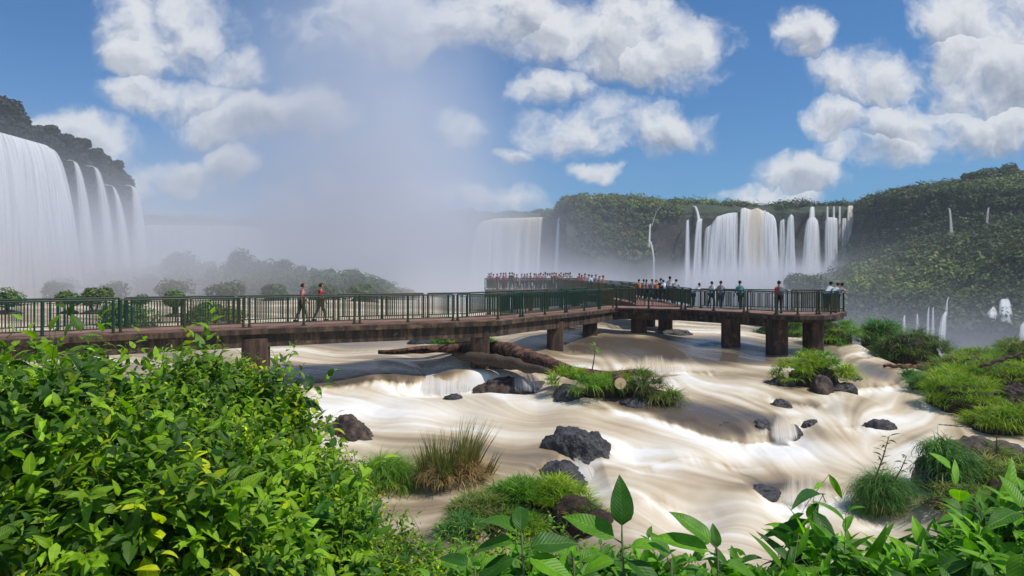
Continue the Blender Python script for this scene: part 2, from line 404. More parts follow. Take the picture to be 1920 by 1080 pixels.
def build_river():
    nu, nd = 900, 640
    u = np.linspace(-.92, .92, nu); w_ = np.linspace(1/11.0, 1/165.0, nd); Y1 = 1/w_
    UU, YY = np.meshgrid(u, Y1); XX = UU*YY
    X, Y = XX.ravel(), YY.ravel()
    z = water_z(X, Y)
    # streaks: noise drawn out along the flow
    def smear(scale, steps, L, k):
        acc = np.zeros_like(X); wt = 0
        for sgn in (1, -1):
            x, y = X.copy(), Y.copy(); h = L/steps
            for i in range(steps):
                vx, vy = fx(x, y)
                x = x+sgn*vx*h; y = y+sgn*vy*h
                ww = math.cos(.5*math.pi*i/steps)
                acc += ww*vnoise2(x*scale, y*scale, k); wt += ww
        a = acc/wt; a = (a-a.mean())/a.std(); return a
    # cached flow grid for speed
    gx = np.linspace(-160, 160, 1); 
    VX, VY = flow(X, Y); VXg, VYg = VX.reshape(nd, nu), VY.reshape(nd, nu)
    def fx(x, y):
        yy = np.maximum(y, 11.01); a = (x/yy+.92)/1.84*(nu-1); b = (1/11.0-1/yy)/(1/11.0-1/165.0)*(nd-1)
        ai = np.clip(a.astype(int), 0, nu-1); bi = np.clip(b.astype(int), 0, nd-1); return VXg[bi, ai], VYg[bi, ai]
    s1 = smear(0.9, 14, 3.5, 1); s2 = smear(2.6, 16, 3.2, 2); s3 = smear(7.0, 18, 2.2, 3); s4 = smear(.35, 10, 5.0, 4)
    px = 960+F*X/Y; py = HZ-F*z/Y
    # how foamy each stretch of the river is
    foam = np.full(X.shape, .49)
    def blob(cx, cy, rx, ry, v, rot=0.0):
        nonlocal foam
        ca, sa = math.cos(rot), math.sin(rot); dx, dy = px-cx, py-cy
        q = ((dx*ca+dy*sa)/rx)**2+((-dx*sa+dy*ca)/ry)**2
        foam = foam+v*np.exp(-q*1.2)
    for b in [(650,660,150,25,.10),(620,712,110,30,-.55,.02),(760,690,90,18,-.4,.1),(700,775,320,26,.38,.02),(880,722,110,22,.35),(600,760,120,18,.25),(1080,772,160,20,.2,.1),
              (700,820,180,30,-.05),(900,870,160,40,-.06,.2),(1330,775,190,26,-.75,.16),(1250,765,120,20,-.25,.1),(1180,745,120,12,.05),(1400,812,90,10,-.2,.1),(1290,850,160,24,.30,.15),(1180,850,70,30,.25,.4),(1130,915,90,40,.3,.3),(1260,970,180,60,.12,.3),
              (1500,845,260,28,.28,.05),(1400,900,160,26,-.16,.1),(1480,912,90,8,-.5),(1500,950,130,24,.3),(1430,1010,150,50,.1),(1600,790,180,22,.2),(1500,760,90,12,-.3,.15),(1640,715,60,26,.22,.4),(1620,690,90,14,-.5,.3),(1470,690,160,10,.35),
              (1250,655,240,20,-.55,.08),(1350,640,140,12,-.2),(1400,668,160,10,-.25),(1150,640,120,12,-.25),(1230,690,110,8,.35),(1400,718,150,14,.22),(1330,720,60,20,-.1),(1300,625,140,8,.25),(1330,600,100,8,.2),(1000,640,100,14,.1),(1080,660,90,10,-.2),
              (1640,655,40,16,.3),(1700,700,40,14,.2),(760,955,100,20,-.12),(760,985,90,16,.3,-.2),(1060,880,50,14,-.1),(1480,800,26,22,.4),(1560,735,60,12,-.2),(1800,840,120,12,.3),(1700,900,50,40,.25),(300,590,400,30,-.05),(150,610,100,12,-.15)]: blob(*b)
    for a_, b_, w_ in [(1120,866,60),(1060,925,70),(655,832,50),(1660,812,40),(1640,803,26),(1475,775,34),(1490,828,28),(1075,758,50),(1190,778,60),(1240,772,40),(1530,745,70),(1590,738,40),(860,932,70),(735,940,60),(1655,990,60),(1464,672,22),(1535,664,22),(1376,656,22),(1042,650,22),(899,697,26),(1201,630,18),(1108,627,18)]: blob(a_, b_, w_, 7, .22)
    for xs, ys, h, wd in STEPS:
        yc = np.interp(X, xs, ys)+.25*(vnoise2(X*1.3, X*0+3)-.5)+.5*(vnoise2(X*.6+5, X*0+8)-.5); hh = np.interp(X, xs, h, left=0, right=0); t_ = yc-Y
        k = np.clip(hh/.45, 0, 1.3)*(.7+.6*vnoise2(X*.5, Y*.5, 9))
        foam += np.where(t_ > 0, .32*k*np.exp(-t_/2.6)*np.clip(t_/.25, 0, 1), -.26*k*np.exp(t_/1.3))
        face = np.exp(-((t_-.15)/.35)**2)*np.clip(hh/.3, 0, 1); foam += face*(.75*(.6*vnoise2(X*5.5, Y*.3, 11)+.4*vnoise2(X*12, Y*.3, 12)-.42))
    sl = np.abs(stepgrad(X, Y)); foam += np.clip(sl*.35, 0, .45)*(px > 745)*(px < 1045)*(py < 780)+np.clip(sl*.2, 0, .3)*((px > 1200)|(py > 780))
    far = np.clip((Y-40)/60, 0, 1)
    br = np.clip((s1*.5+s2*.7+s4*.4)-.35, 0, 2)
    foam = foam+(.05*s1+.04*s2+.03*s3+.06*s4)*(1-.3*far)+.10*br+.10*far-.02
    foam = np.clip(foam, 0, 1)
    z = z+.013*s1+.006*s2*foam+.0015*s3+.018*s4+.10*np.clip(foam-.6, 0, 1)*(vnoise2(X*2.1, Y*2.6, 13)-.5)
    ed = edge_dist(X, Y)
    z = z-np.clip(ed+1.0, 0, 50)**1.6*.6*(ed > -1.0)
    idx = np.arange(nu*nd).reshape(nd, nu)
    a, b, c, d = idx[:-1, :-1].ravel(), idx[:-1, 1:].ravel(), idx[1:, 1:].ravel(), idx[1:, :-1].ravel()
    keep = (ed[a] < 3.0)
    faces = np.stack([a, b, c, d], 1)[keep]
    m, t, o = new_mat('silty_river_water')
    f = attr(t, 'foam', 'Fac'); s = attr(t, 'streak', 'Fac')
    col = t.ramp(f, [(0.0, (.105, .082, .060)), (.22, (.185, .142, .10)), (.42, (.33, .25, .15)), (.60, (.53, .43, .295)), (.80, (.69, .615, .49)), (1.0, (.81, .775, .71))])
    principled(t, o, col, t.ramp(f, [(.0, .22), (.35, .38), (.6, .7)]), s, .15, .03, spec=.3)
    r = mesh_np('river_water', np.stack([X, Y, z], 1), faces, m, smooth=True, cols={'foam': foam, 'streak': s2*.5+s3*.5})
    tag(r, 'milky brown river rushing over rock steps under the walkway', None, kind='structure')
    return r
def stepgrad(X, Y):
    return (stepsum(X, Y+.15)-stepsum(X, Y-.15))/.3
build_river()

# ------------------------------------------------------------------ bed, banks, canyon floor
def build_bed():
    # shelf bed and its broken edge, down to the canyon
    nx, ny = 260, 230
    xs = np.concatenate([np.linspace(-200, -40, 40), np.linspace(-39, 45, 180), np.linspace(47, 110, 40)])
    ys = np.concatenate([np.linspace(-50, 10, 20), np.linspace(10.5, 80, 160), np.linspace(82, 230, 50)])
    XX, YY = np.meshgrid(xs, ys); X, Y = XX.ravel(), YY.ravel()
    ed = edge_dist(X, Y); z = water_z(X, Y)-.55
    # near bank, rising towards the viewer
    bank = -2.3-.44*(Y-1.5)+.5*np.clip(-X-0.5, 0, 3)*np.clip((9-Y)/9, 0, 1)*.6
    bank = np.where(Y < 1.5, -2.3, bank)
    bank += (fbm(X*.8, Y*.8, 2, 4)-.5)*.35
    z = np.maximum(z, bank)*(Y < 16)+z*(Y >= 16)
    z = np.where(ed > -1.5, z-np.clip(ed+1.5, 0, 200)**1.3*2.2-(fbm(X*.3, Y*.3, 7)-.4)*np.clip(ed+1.5, 0, 6), z)
    z = np.maximum(z, -45+5*fbm(X*.05, Y*.05))
    nx, ny = len(xs), len(ys); idx = np.arange(nx*ny).reshape(ny, nx)
    q = np.stack([idx[:-1, :-1].ravel(), idx[:-1, 1:].ravel(), idx[1:, 1:].ravel(), idx[1:, :-1].ravel()], 1)
    m = simple_mat('river_bank_soil', (.03, .022, .015), (.075, .05, .032), 2.5, .9, .8, .08)
    return tag(mesh_np('terrain', np.stack([X, Y, z], 1), q, m, smooth=True), kind='structure')
build_bed()
def bank_z(x, y):
    b = -2.3-.44*(max(y, 1.5)-1.5)
    b += .5*min(max(-x-.5, 0), 3)*min(max((9-y)/9, 0), 1)*.6
    return b
# ground to the horizon
mg = simple_mat('forest_ground', (.03, .045, .02), (.05, .07, .03), .02, .95)
mb = MB(); mb.add([(-1200, -300, -46), (1200, -300, -46), (1200, 1200, -46), (-1200, 1200, -46)], [(0, 1, 2, 3)])
tag(mb.build('ground', mg), kind='structure')

# ------------------------------------------------------------------ plateau, cliffs and the lower terrace
# columns of the relief: photo column, then (distance, height) from canyon foot to plateau
def prof(*a): return a
COLS = [
 (-900, [(45,-6),(46,0),(47,8),(48,14),(49,20),(52,23),(60,26),(200,30),(700,55)]),
 (-300, [(78,-6),(79,0),(80,8),(81,14),(82,20),(85,23),(95,26),(230,30),(700,55)]),
 (-60, [(104,-6),(105,0),(106,8),(107,14),(108,20),(110,23),(122,26),(260,30),(700,55)]),
 (130, [(126,-6),(127,0),(128,8),(129,14),(130,20),(133,23),(140,26),(270,28),(700,53)]),
 (225, [(146,-6),(147,0),(148,8),(149,14),(150,20),(153,23),(160,24),(270,26),(700,53)]),
 (246, [(158,-6),(160,0),(162,8),(164,14),(165,20),(168,22),(190,23),(270,24),(700,53)]),
 (262, [(385,-46),(387,-30),(389,-10),(391,10),(393,20),(396,28),(420,33),(500,34),(700,53)]),
 (500, [(385,-46),(387,-30),(389,-10),(391,10),(393,20),(396,27),(420,31),(500,33),(700,53)]),
 (760, [(395,-46),(397,-30),(399,-10),(401,10),(403,22),(406,31),(420,35),(500,36),(700,55)]),
 (880, [(335,-46),(337,-30),(338,-10),(339,10),(340,20),(343,28),(370,32),(500,36),(700,55)]),
 (1040, [(325,-46),(327,-30),(328,-10),(329,10),(330,20),(333,28),(360,32),(500,36),(700,55)]),
 (1062, [(300,-46),(303,-30),(306,-10),(309,8),(313,20),(318,31),(340,36),(500,40),(700,55)]),
 (1150, [(300,-46),(306,-30),(312,-12),(318,4),(326,20),(334,34),(350,38),(500,42),(700,58)]),
 (1270, [(312,-46),(318,-30),(324,-14),(330,2),(335,18),(340,32),(352,36),(500,40),(700,58)]),
 (1450, [(300,-46),(306,-32),(316,-18),(335,-6),(339,14),(343,31),(356,35),(500,40),(700,58)]),
 (1500, [(215,-46),(222,-20),(245,-13),(290,-8),(338,-5),(343,31),(356,35),(500,40),(700,58)]),
 (1555, [(205,-46),(212,-16),(236,-9),(276,-3),(330,-1),(340,31),(353,35),(500,41),(700,60)]),
 (1600, [(195,-46),(203,-15),(225,-8),(262,1),(318,5),(334,31),(350,35),(500,42),(700,60)]),
 (1700, [(188,-46),(196,-16),(215,-8),(248,6),(285,11),(298,33),(318,38),(500,48),(700,63)]),
 (1800, [(180,-46),(190,-16),(210,-9),(240,8),(268,15),(280,33),(300,38),(480,50),(700,65)]),
 (1920, [(168,-46),(178,-14),(200,-6),(225,9),(250,18),(262,31),(285,40),(450,55),(700,68)]),
 (2200, [(150,-46),(160,-12),(180,-4),(205,10),(228,20),(240,35),(262,47),(420,66),(700,70)]),
 (3200, [(110,-46),(120,-10),(135,0),(150,12),(165,24),(175,36),(190,50),(330,70),(700,73)]),
]
cp = np.array([c[0] for c in COLS], float); cd = np.array([[q[0] for q in c[1]] for c in COLS], float); cz = np.array([[q[1] for q in c[1]] for c in COLS], float)
kz = cd.shape[1]
def relief_point(px, s):
    """px photo column, s in 0..kz-1 along the profile"""
    px = np.asarray(px, float); s = np.asarray(s, float)
    i = np.clip(s.astype(int), 0, kz-2); f = s-i
    D = np.stack([np.interp(px, cp, cd[:, k]) for k in range(kz)], -1); Z = np.stack([np.interp(px, cp, cz[:, k]) for k in range(kz)], -1)
    n = np.arange(len(px)) if px.ndim else 0
    d = D[n, i]*(1-f)+D[n, i+1]*f; z = Z[n, i]*(1-f)+Z[n, i+1]*f
    x = (px-960)/F*d
    amp = np.where(s < kz-2, 1.0, 1-(s-(kz-2)))
    nz = fbm(x*.05, d*.05, z*.05, 4)-.5
    d2 = d+nz*9*amp*(s > .2); 
    z2 = z+(fbm(x*.06+5, d*.06, 3, 4)-.5)*7*amp*(s > 4.8)+(fbm(x*.05+15, d*.05, 3, 4)-.5)*9*((s > 1.2) & (s < 4))*(px > 1400)
    return np.stack([(px-960)/F*d2, d2, z2], -1)
def build_relief():
    pxs = np.concatenate([np.linspace(-900, -100, 30), np.linspace(-90, 255, 120), np.linspace(262, 2100, 520), np.linspace(2130, 3200, 30)])
    ss = np.concatenate([np.linspace(0, 6, 90), np.linspace(6.1, 7, 20), np.linspace(7.1, 8, 12)])
    PX, S = np.meshgrid(pxs, ss); V = relief_point(PX.ravel(), S.ravel())
    nx, ny = len(pxs), len(ss); idx = np.arange(nx*ny).reshape(ny, nx)
    q = np.stack([idx[:-1, :-1].ravel(), idx[:-1, 1:].ravel(), idx[1:, 1:].ravel(), idx[1:, :-1].ravel()], 1)
    m, t, o = new_mat('basalt_cliff'); c = pos(t)
    nrm = t.sep(t.new('ShaderNodeNewGeometry').outputs['Normal'])[2]
    n = t.noise(c, .25, 6, .6)
    green = t.ramp(n, [(.35, (.018, .03, .012)), (.65, (.05, .075, .025))]); rock = t.ramp(n, [(.35, (.014, .014, .012)), (.7, (.05, .045, .035))])
    principled(t, o, t.mix(t.smooth(nrm, .3, .6), rock, green), .9, t.noise(c, 1.0, 5, .6), 1.0, .6)
    return tag(mesh_np('cliff', V, q, m, smooth=True), 'dark basalt canyon wall ringing the falls', None, kind='structure')
build_relief()

# ------------------------------------------------------------------ foliage made of many small faces
def clumps(centres, radii, nleaf, size, colfn, squash=.75, up=.5, hollow=.72):
    """leafy clumps: quads spread through ellipsoid shells; returns V, F, colours"""
    C = np.asarray(centres, float); Rr = np.asarray(radii, float); n = len(C)
    idx = np.repeat(np.arange(n), nleaf)
    d = rng.normal(size=(len(idx), 3)); d /= np.linalg.norm(d, axis=1, keepdims=True)
    r = Rr[idx]*(hollow+(1-hollow)*rng.random(len(idx))**.6)
    lump = .75+.5*vnoise(d[:, 0]*2.2+idx*3.1, d[:, 1]*2.2, d[:, 2]*2.2)
    P = C[idx]+d*(r*lump)[:, None]*np.array([1, 1, squash])
    nrm = d+rng.normal(size=d.shape)*.38+np.array([0, 0, up*.5]); nrm /= np.linalg.norm(nrm, axis=1, keepdims=True)
    a = np.cross(nrm, rng.normal(size=d.shape)); a /= np.linalg.norm(a, axis=1, keepdims=True); b = np.cross(nrm, a)
    sz = (size if np.ndim(size) == 0 else np.asarray(size)[idx])*(.6+.8*rng.random(len(idx)))
    a = a*sz[:, None]; b = b*(sz*.6)[:, None]
    V = np.stack([P-a, P-b*.9+a*.1, P+a, P+b*.9+a*.1], 1).reshape(-1, 3)
    Fq = np.arange(len(V)).reshape(-1, 4)
    col = np.repeat(colfn(idx, P), 4, axis=0)
    return V, Fq, col
def green(n, lo=(.02, .045, .012), hi=(.07, .12, .03)):
    t = rng.random(n)[:, None]; return np.array(lo)*(1-t)+np.array(hi)*t

def build_forest():
    C = []; Rd = []
    # plateau edge and cliff faces, terrace
    def scatter(n, p0, p1, s0, s1, r0, r1, keep=None):
        px = rng.uniform(p0, p1, n); s = rng.uniform(s0, s1, n); V = relief_point(px, s)
        if keep is not None: k = keep(px, s, V); V = V[k]
        C.append(V+np.array([0, 0, .4])); Rd.append(rng.uniform(r0, r1, len(V)))
    gap = lambda px, s, V: ~(((px > 884) & (px < 1022) & (s < 6.1)) | ((px > 1036) & (px < 1052) & (s < 6)) | ((px > 1276) & (px < 1462) & (s < 6.0)) | ((px > 1470) & (px < 1612) & (s > 4.4) & (s < 6.0)))
    scatter(1700, 1050, 2050, 5.0, 6.3, 1.6, 3.4, gap); scatter(260, 1050, 2050, 5.2, 6.3, 3.2, 5.5, gap)
    scatter(900, 700, 1060, 5.0, 6.4, 1.8, 3.4, gap)
    scatter(1500, 1055, 2050, 3.2, 5.0, 1.2, 2.8, lambda px, s, V: gap(px, s, V) & (fbm(V[:, 0]*.04, V[:, 2]*.06, 3) > .47))
    scatter(2300, 1470, 2080, 1.0, 4.1, 1.0, 2.6); scatter(300, 1480, 2080, 1.0, 4.3, 3.4, 6.2)
    scatter(900, 1470, 2080, 0.35, 1.0, 1.2, 2.4, lambda px, s, V: fbm(V[:, 0]*.06, V[:, 2]*.08, 3) > .45)
    scatter(1400, 1050, 2100, 6.05, 6.7, 2.6, 4.6)
    scatter(260, 255, 700, 5.0, 6.4, 2.5, 4.0)
    C = np.concatenate(C); Rd = np.concatenate(Rd)
    tint = np.clip(rng.random(len(C))*.75+(fbm(C[:, 0]*.035, C[:, 1]*.03, C[:, 2]*.05, 3)-.45)*1.6, 0, 1)
    tint = tint**1.5; base = np.array([.034, .058, .018])[None]*(1-tint[:, None])+np.array([.17, .225, .05])[None]*tint[:, None]; brn = rng.random(len(C)) < .07; base[brn] = base[brn]*np.array([1.7, .95, .8])
    V, Fq, col = clumps(C, Rd*rng.uniform(.85, 1.35, len(Rd)), 84, .64, lambda i, P: base[i]*(.7+.6*rng.random(len(i)))[:, None])
    tag(mesh_np('forest', V, Fq, M['far_leaf'], cols={'Col': col}), 'dense green forest covering the cliffs and terrace', 'forest', kind='stuff')
build_forest()

def tree(name, label, base, h, r, group=None, lo=(.02, .045, .012), hi=(.07, .12, .03), nl=420, lobes=7, leaf=.3, squash=.8, trunk=None, low=.45, cat='tree'):
    t = empty(name, base); tag(t, label, cat, group)
    mb = MB(); tr = trunk or h*.035
    mb.tube([(0, 0, -.6), (.03*h, 0, h*.35), (-.02*h, .02*h, h*.75)], [tr, tr*.7, tr*.35], 7)
    L = []; 
    for i in range(lobes):
        a = random.uniform(0, 6.28); q = random.uniform(.15, .62)*r
        zc = h*random.uniform(low, .85); L.append((q*math.cos(a), q*math.sin(a), zc))
        mb.tube([(0, 0, h*.3), (q*.5*math.cos(a), q*.5*math.sin(a), (h*.3+zc)/2), L[-1]], [tr*.5, tr*.3, tr*.1], 5)
    L.append((0, 0, h-r*.45))
    mb.build('trunk', M['bark'], t)
    rr = [r*random.uniform(.42, .62) for _ in L]
    V, Fq, col = clumps(L, rr, nl//len(L)*2, leaf, lambda i, P: green(len(i), lo, hi), squash)
    mesh_np('crown', V, Fq, M['far_leaf'], t, cols={'Col': col})
    return t
# skyline trees on the big left cliff
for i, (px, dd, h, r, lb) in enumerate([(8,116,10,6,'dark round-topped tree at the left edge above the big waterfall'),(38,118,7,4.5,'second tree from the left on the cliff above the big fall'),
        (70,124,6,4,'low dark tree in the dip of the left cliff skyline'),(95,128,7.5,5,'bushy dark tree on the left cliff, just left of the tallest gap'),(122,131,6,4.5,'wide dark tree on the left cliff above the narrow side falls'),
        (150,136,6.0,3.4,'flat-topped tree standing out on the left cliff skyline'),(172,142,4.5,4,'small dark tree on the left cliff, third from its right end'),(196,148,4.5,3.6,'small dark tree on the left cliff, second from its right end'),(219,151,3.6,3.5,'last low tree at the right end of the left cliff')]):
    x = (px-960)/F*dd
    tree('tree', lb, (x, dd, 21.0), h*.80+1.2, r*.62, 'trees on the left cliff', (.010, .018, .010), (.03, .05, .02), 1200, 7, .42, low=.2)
V = []
RID = 'trees along the right-hand ridge'
RIDGE = [(1790,283,9,5,'dome-shaped tree on the right ridge, leftmost of the big ones'),(1822,286,11,4.5,'narrow upright tree standing above the right ridge'),(1852,284,10,6,'broad tree on the right ridge, second from the right edge'),(1893,276,12,7,'biggest dark tree on the ridge at the right edge'),(1735,305,7,4,'low rounded tree where the right ridge begins to climb'),(1700,312,8,4.5,'spreading tree at the foot of the right ridge'),(1632,345,8,3.2,'tree above the cream column of water'),(1150,340,7,4,'tree on top of the cliff above the lone broken cascade'),(1095,338,7,4,'tree at the left shoulder of the middle cliff'),(1760,296,8,4,'small tree on the right ridge, left of the dome-shaped one')]
for px, dd, h, r, lb in RIDGE:
    P_ = relief_point(np.array([px*1.0]), np.array([6.2]))[0]; tree('tree', lb, (P_[0], P_[1], P_[2]-2), h, r, RID, (.03, .05, .015), (.11, .15, .035), 1500, 8, .6, low=.4)
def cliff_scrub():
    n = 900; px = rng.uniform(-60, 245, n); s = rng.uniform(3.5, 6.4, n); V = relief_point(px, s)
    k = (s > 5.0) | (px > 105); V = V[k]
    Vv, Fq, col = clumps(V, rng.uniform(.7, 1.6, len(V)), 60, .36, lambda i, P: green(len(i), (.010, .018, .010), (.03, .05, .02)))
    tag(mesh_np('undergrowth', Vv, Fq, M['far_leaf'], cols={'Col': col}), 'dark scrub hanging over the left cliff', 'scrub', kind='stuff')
cliff_scrub()
# ------------------------------------------------------------------ waterfalls
def fall_mat(name, dens=1.0, warm=0.0, fall_scale=1.0):
    m, t, o = new_mat(name)
    uv = t.new('ShaderNodeTexCoord').outputs['UV']; ux, uy, _ = t.sep(uv)
    a = attr(t, 'veil', 'Fac')
    st = t.noise(t.xyz(t.math('MULTIPLY', ux, 1.1*fall_scale), t.math('MULTIPLY', uy, .035), 0), 1.0, 4, .6)
    st2 = t.noise(t.xyz(t.math('MULTIPLY', ux, 4.0*fall_scale), t.math('MULTIPLY', uy, .06), 3), 1.0, 3, .6)
    s = t.math('ADD', t.math('MULTIPLY', st, 1.1), t.math('MULTIPLY', st2, .5))
    al = t.smooth(t.math('ADD', t.math('MULTIPLY', t.math('SUBTRACT', s, .8), 1.5), t.math('MULTIPLY', a, dens)), -.1, 1.35)
    tint = attr(t, 'tint', 'Fac')
    c = t.mix(tint, t.ramp(s, [(.45, (.62, .63, .65)), (.85, (.88, .88, .88))]), (.78, .64, .42))
    d = t.new('ShaderNodeBsdfDiffuse'); t.put(d.inputs[0], c)
    tl = t.new('ShaderNodeBsdfTranslucent'); t.put(tl.inputs[0], c)
    mx0 = t.new('ShaderNodeMixShader'); mx0.inputs[0].default_value = .4; t.l.new(d.outputs[0], mx0.inputs[1]); t.l.new(tl.outputs[0], mx0.inputs[2])
    tp = t.new('ShaderNodeBsdfTransparent'); mx = t.new('ShaderNodeMixShader'); t.put(mx.inputs[0], al)
    t.l.new(tp.outputs[0], mx.inputs[1]); t.l.new(mx0.outputs[0], mx.inputs[2]); t.l.new(mx.outputs[0], o.inputs[0])
    return m
M['fall'] = fall_mat('falling_water')
M['fall_fine'] = fall_mat('falling_water_fine', 1.0, 0, 3.2)
M['cascade'] = fall_mat('cascade_water', 1.0, 0, 5.5)
M['fall_near'] = fall_mat('falling_water_near', 1.0, 0, 1.6)
def waterfall(label, top, bot, back=2.5, layers=3, group=None, dens=1.0, tint=None, mat='fall', nv=34, thick=.7, edge=.16, lipdy=0, fade=0.0, ends=0.0):
    """top / bot: lists of (px, py, d); the sheet hangs between the two curves, thrown out as water is"""
    T = np.array([list(pt(*q)) for q in top]); B = np.array([list(pt(*q)) for q in bot])
    wid = np.linalg.norm(T[-1]-T[0])+np.linalg.norm(B[-1]-B[0]); nu = int(np.clip(wid*1.3, 10, 90))
    u = np.linspace(0, 1, nu)
    def curve(P): 
        s = np.linspace(0, 1, len(P)); return np.stack([np.interp(u, s, P[:, i]) for i in range(3)], 1)
    Tc, Bc = curve(T), curve(B)
    Vs = []; Fs = []; UVs = []; A = []; TI = []; off = 0
    for L in range(layers):
        ph = L*7.7
        tt = np.concatenate([-np.linspace(1, .1, 4), np.linspace(0, 1, nv)**1.25]); nr = len(tt)
        rows = []; 
        for t in tt:
            if t < 0:
                dirn = (Bc-Tc)*np.array([1, 1, 0]); ln = np.linalg.norm(dirn, axis=1, keepdims=True)+1e-6
                P = Tc - dirn/ln*back*(-t) + np.array([0, 0, .35*(-t)])
            else:
                h = math.sqrt(t); P = Tc.copy(); P[:, :2] += (Bc-Tc)[:, :2]*h; P[:, 2] += (Bc-Tc)[:, 2]*t
            tc_ = max(t, 0)
            wob = (vnoise(u*wid*.22+ph, np.full(nu, tc_*1.2+ph))-.5)
            P[:, 1] -= wob*thick*2.2*(.3+tc_)+L*thick*.5*(.2+tc_)
            P[:, 0] += (vnoise(u*wid*.3+ph+40, np.full(nu, tc_*1.5))-.5)*thick*.5*tc_
            rows.append(P)
            uu = u; e = np.minimum(uu, 1-uu)/edge
            ed = np.clip(e, 0, 1); ed = ed*ed*(3-2*ed)
            v = -1.1+2.35*ed + .0*tc_ - fade*max(0, tc_-.6)*1.5 - (0.15*L) - ends*(max(0, -t)*1.2 + max(0, .18-tc_)*3.0 + max(0, tc_-.55)*2.6) + ends*.9*(vnoise(uu*wid*1.7, np.full(nu, ph))-.5)
            A.append(v*dens if dens < 1 else v+dens-1); 
            TI.append(np.zeros(nu) if tint is None else np.interp(uu, tint[0], tint[1])*(1-.75*tc_))
            UVs.append(np.stack([uu*wid*.5+ph, np.full(nu, tc_*np.linalg.norm(Bc[0]-Tc[0])+ph*3)], 1))
        Vs.append(np.concatenate(rows)); idx = np.arange(nr*nu).reshape(nr, nu)+off; off += nr*nu
        Fs.append(np.stack([idx[:-1, :-1].ravel(), idx[1:, :-1].ravel(), idx[1:, 1:].ravel(), idx[:-1, 1:].ravel()], 1))
    o = mesh_np('waterfall', np.concatenate(Vs), np.concatenate(Fs), M[mat], smooth=True, uvs=np.concatenate(UVs), cols={'veil': np.concatenate(A), 'tint': np.concatenate(TI)})
    return tag(o, label, 'waterfall', group)

SF = 'narrow side falls on the left cliff'
def lp(Y, lz=23.0, X=-83.0): return (960+F*X/Y, HZ-F*lz/Y, Y)
def bp(Y, out, z=-4.0, X=-83.0): return (960+F*(X+out)/Y, HZ-F*z/Y, Y)
waterfall('broad white waterfall pouring off the left cliff at the left edge', [lp(y) for y in (88, 98, 108, 116, 121)]+[lp(124.5, 22)], [bp(y, 8) for y in (82, 92, 103, 111, 117, 122)], back=5, thick=1.6, edge=.14, dens=.86)
waterfall('first narrow veil of falling water right of the broad left waterfall', [lp(128.4,21.6), lp(129.8, 21.3)], [bp(117.5, 8), bp(131.5, 5)], group=SF, edge=.42, dens=.75, fade=.4)
waterfall('second narrow veil right of the broad left waterfall, between two dark rocks', [lp(134.4, 21.5), lp(136.4, 21.2)], [bp(125, 7), bp(139, 5)], group=SF, edge=.45, dens=.62, fade=.4)
waterfall('third narrow veil on the left cliff with a pointed top', [lp(141, 18.5), lp(141.7, 18.2)], [bp(131, 7), bp(146, 4)], group=SF, edge=.45, dens=.75, fade=.4)
waterfall('last veil of water at the right end of the left cliff', [lp(147.5, 19.5), lp(151, 19)], [bp(142, 4), bp(154, 3)], group=SF, edge=.4, dens=.6, fade=.4)
waterfall('distant wide curtain of falls behind the misty tree island', [(258, 422, 387), (330, 424, 385), (420, 424, 382), (510, 430, 381)], [(256, 560, 383), (330, 560, 380), (420, 560, 377), (512, 560, 377)], layers=2, edge=.08, thick=2)
waterfall('wide cream waterfall directly above the crowded far platform', [(893, 426, 336), (905, 414, 335), (930, 410, 333), (975, 409, 330), (1005, 408, 327), (1024, 408, 325)], [(868, 580, 326), (890, 580, 325), (925, 580, 323), (965, 580, 320), (995, 580, 318), (1018, 580, 316)], tint=([0, .2, .5, .8, 1], [.1, .35, .6, .7, .5]), thick=1.2, edge=.12, dens=1.2)
waterfall('single slender waterfall just right of the wide cream one', [(1045, 407, 324), (1053, 406, 322)], [(1033, 560, 316), (1051, 560, 314)], edge=.45, dens=.95, fade=.4)
BC = 'threads of the broken cascade'
waterfall('bright zigzag of water halfway down the middle cliff, alone on the green', [(1217, 420, 322), (1222, 421, 321)], [(1212, 465, 314), (1222, 462, 314)], group=BC, edge=.5, dens=.9, layers=2, fade=.3)
waterfall('short right-hand branch of the bright zigzag cascade', [(1214, 452, 314), (1222, 452, 314)], [(1222, 490, 309), (1230, 490, 309)], group=BC, edge=.5, dens=.75, layers=2, fade=.6)
waterfall('fine thread of water feeding the lone broken cascade', [(1238, 390, 336), (1242, 389, 336)], [(1220, 424, 319), (1225, 424, 319)], group=BC, edge=.5, dens=.55, layers=1)
waterfall('faint lower thread dropping from the lone broken cascade to the trees', [(1222, 488, 312), (1230, 488, 312)], [(1220, 540, 306), (1232, 540, 306)], group=BC, edge=.5, dens=.5, layers=1)
TN = 'twin narrow falls'
waterfall('left one of the twin narrow falls left of the big central curtain', [(1286, 414, 332), (1293, 411, 332)], [(1277, 545, 322), (1300, 545, 322)], group=TN, edge=.4, dens=.85)
waterfall('right one of the twin narrow falls, with a kinked top', [(1306, 411, 333), (1320, 411, 333)], [(1292, 545, 322), (1304, 545, 322), (1321, 545, 322)], group=TN, edge=.35, dens=.9)
waterfall('small spout feeding the kinked top of the right twin fall', [(1299, 387, 342), (1304, 386, 342)], [(1305, 414, 334), (1316, 414, 334)], group=TN, edge=.4, dens=.9, layers=2)
waterfall('faint veil between the twin falls and the big curtain', [(1320, 430, 332), (1338, 418, 333)], [(1308, 545, 322), (1342, 545, 322)], edge=.4, dens=.62, layers=2)
waterfall('big white curtain fall on the left of the tan water', [(1332, 424, 333), (1345, 406, 334), (1365, 400, 335), (1392, 398, 336)], [(1316, 545, 322), (1335, 545, 322), (1362, 545, 321), (1396, 545, 321)], edge=.22, dens=1.0)
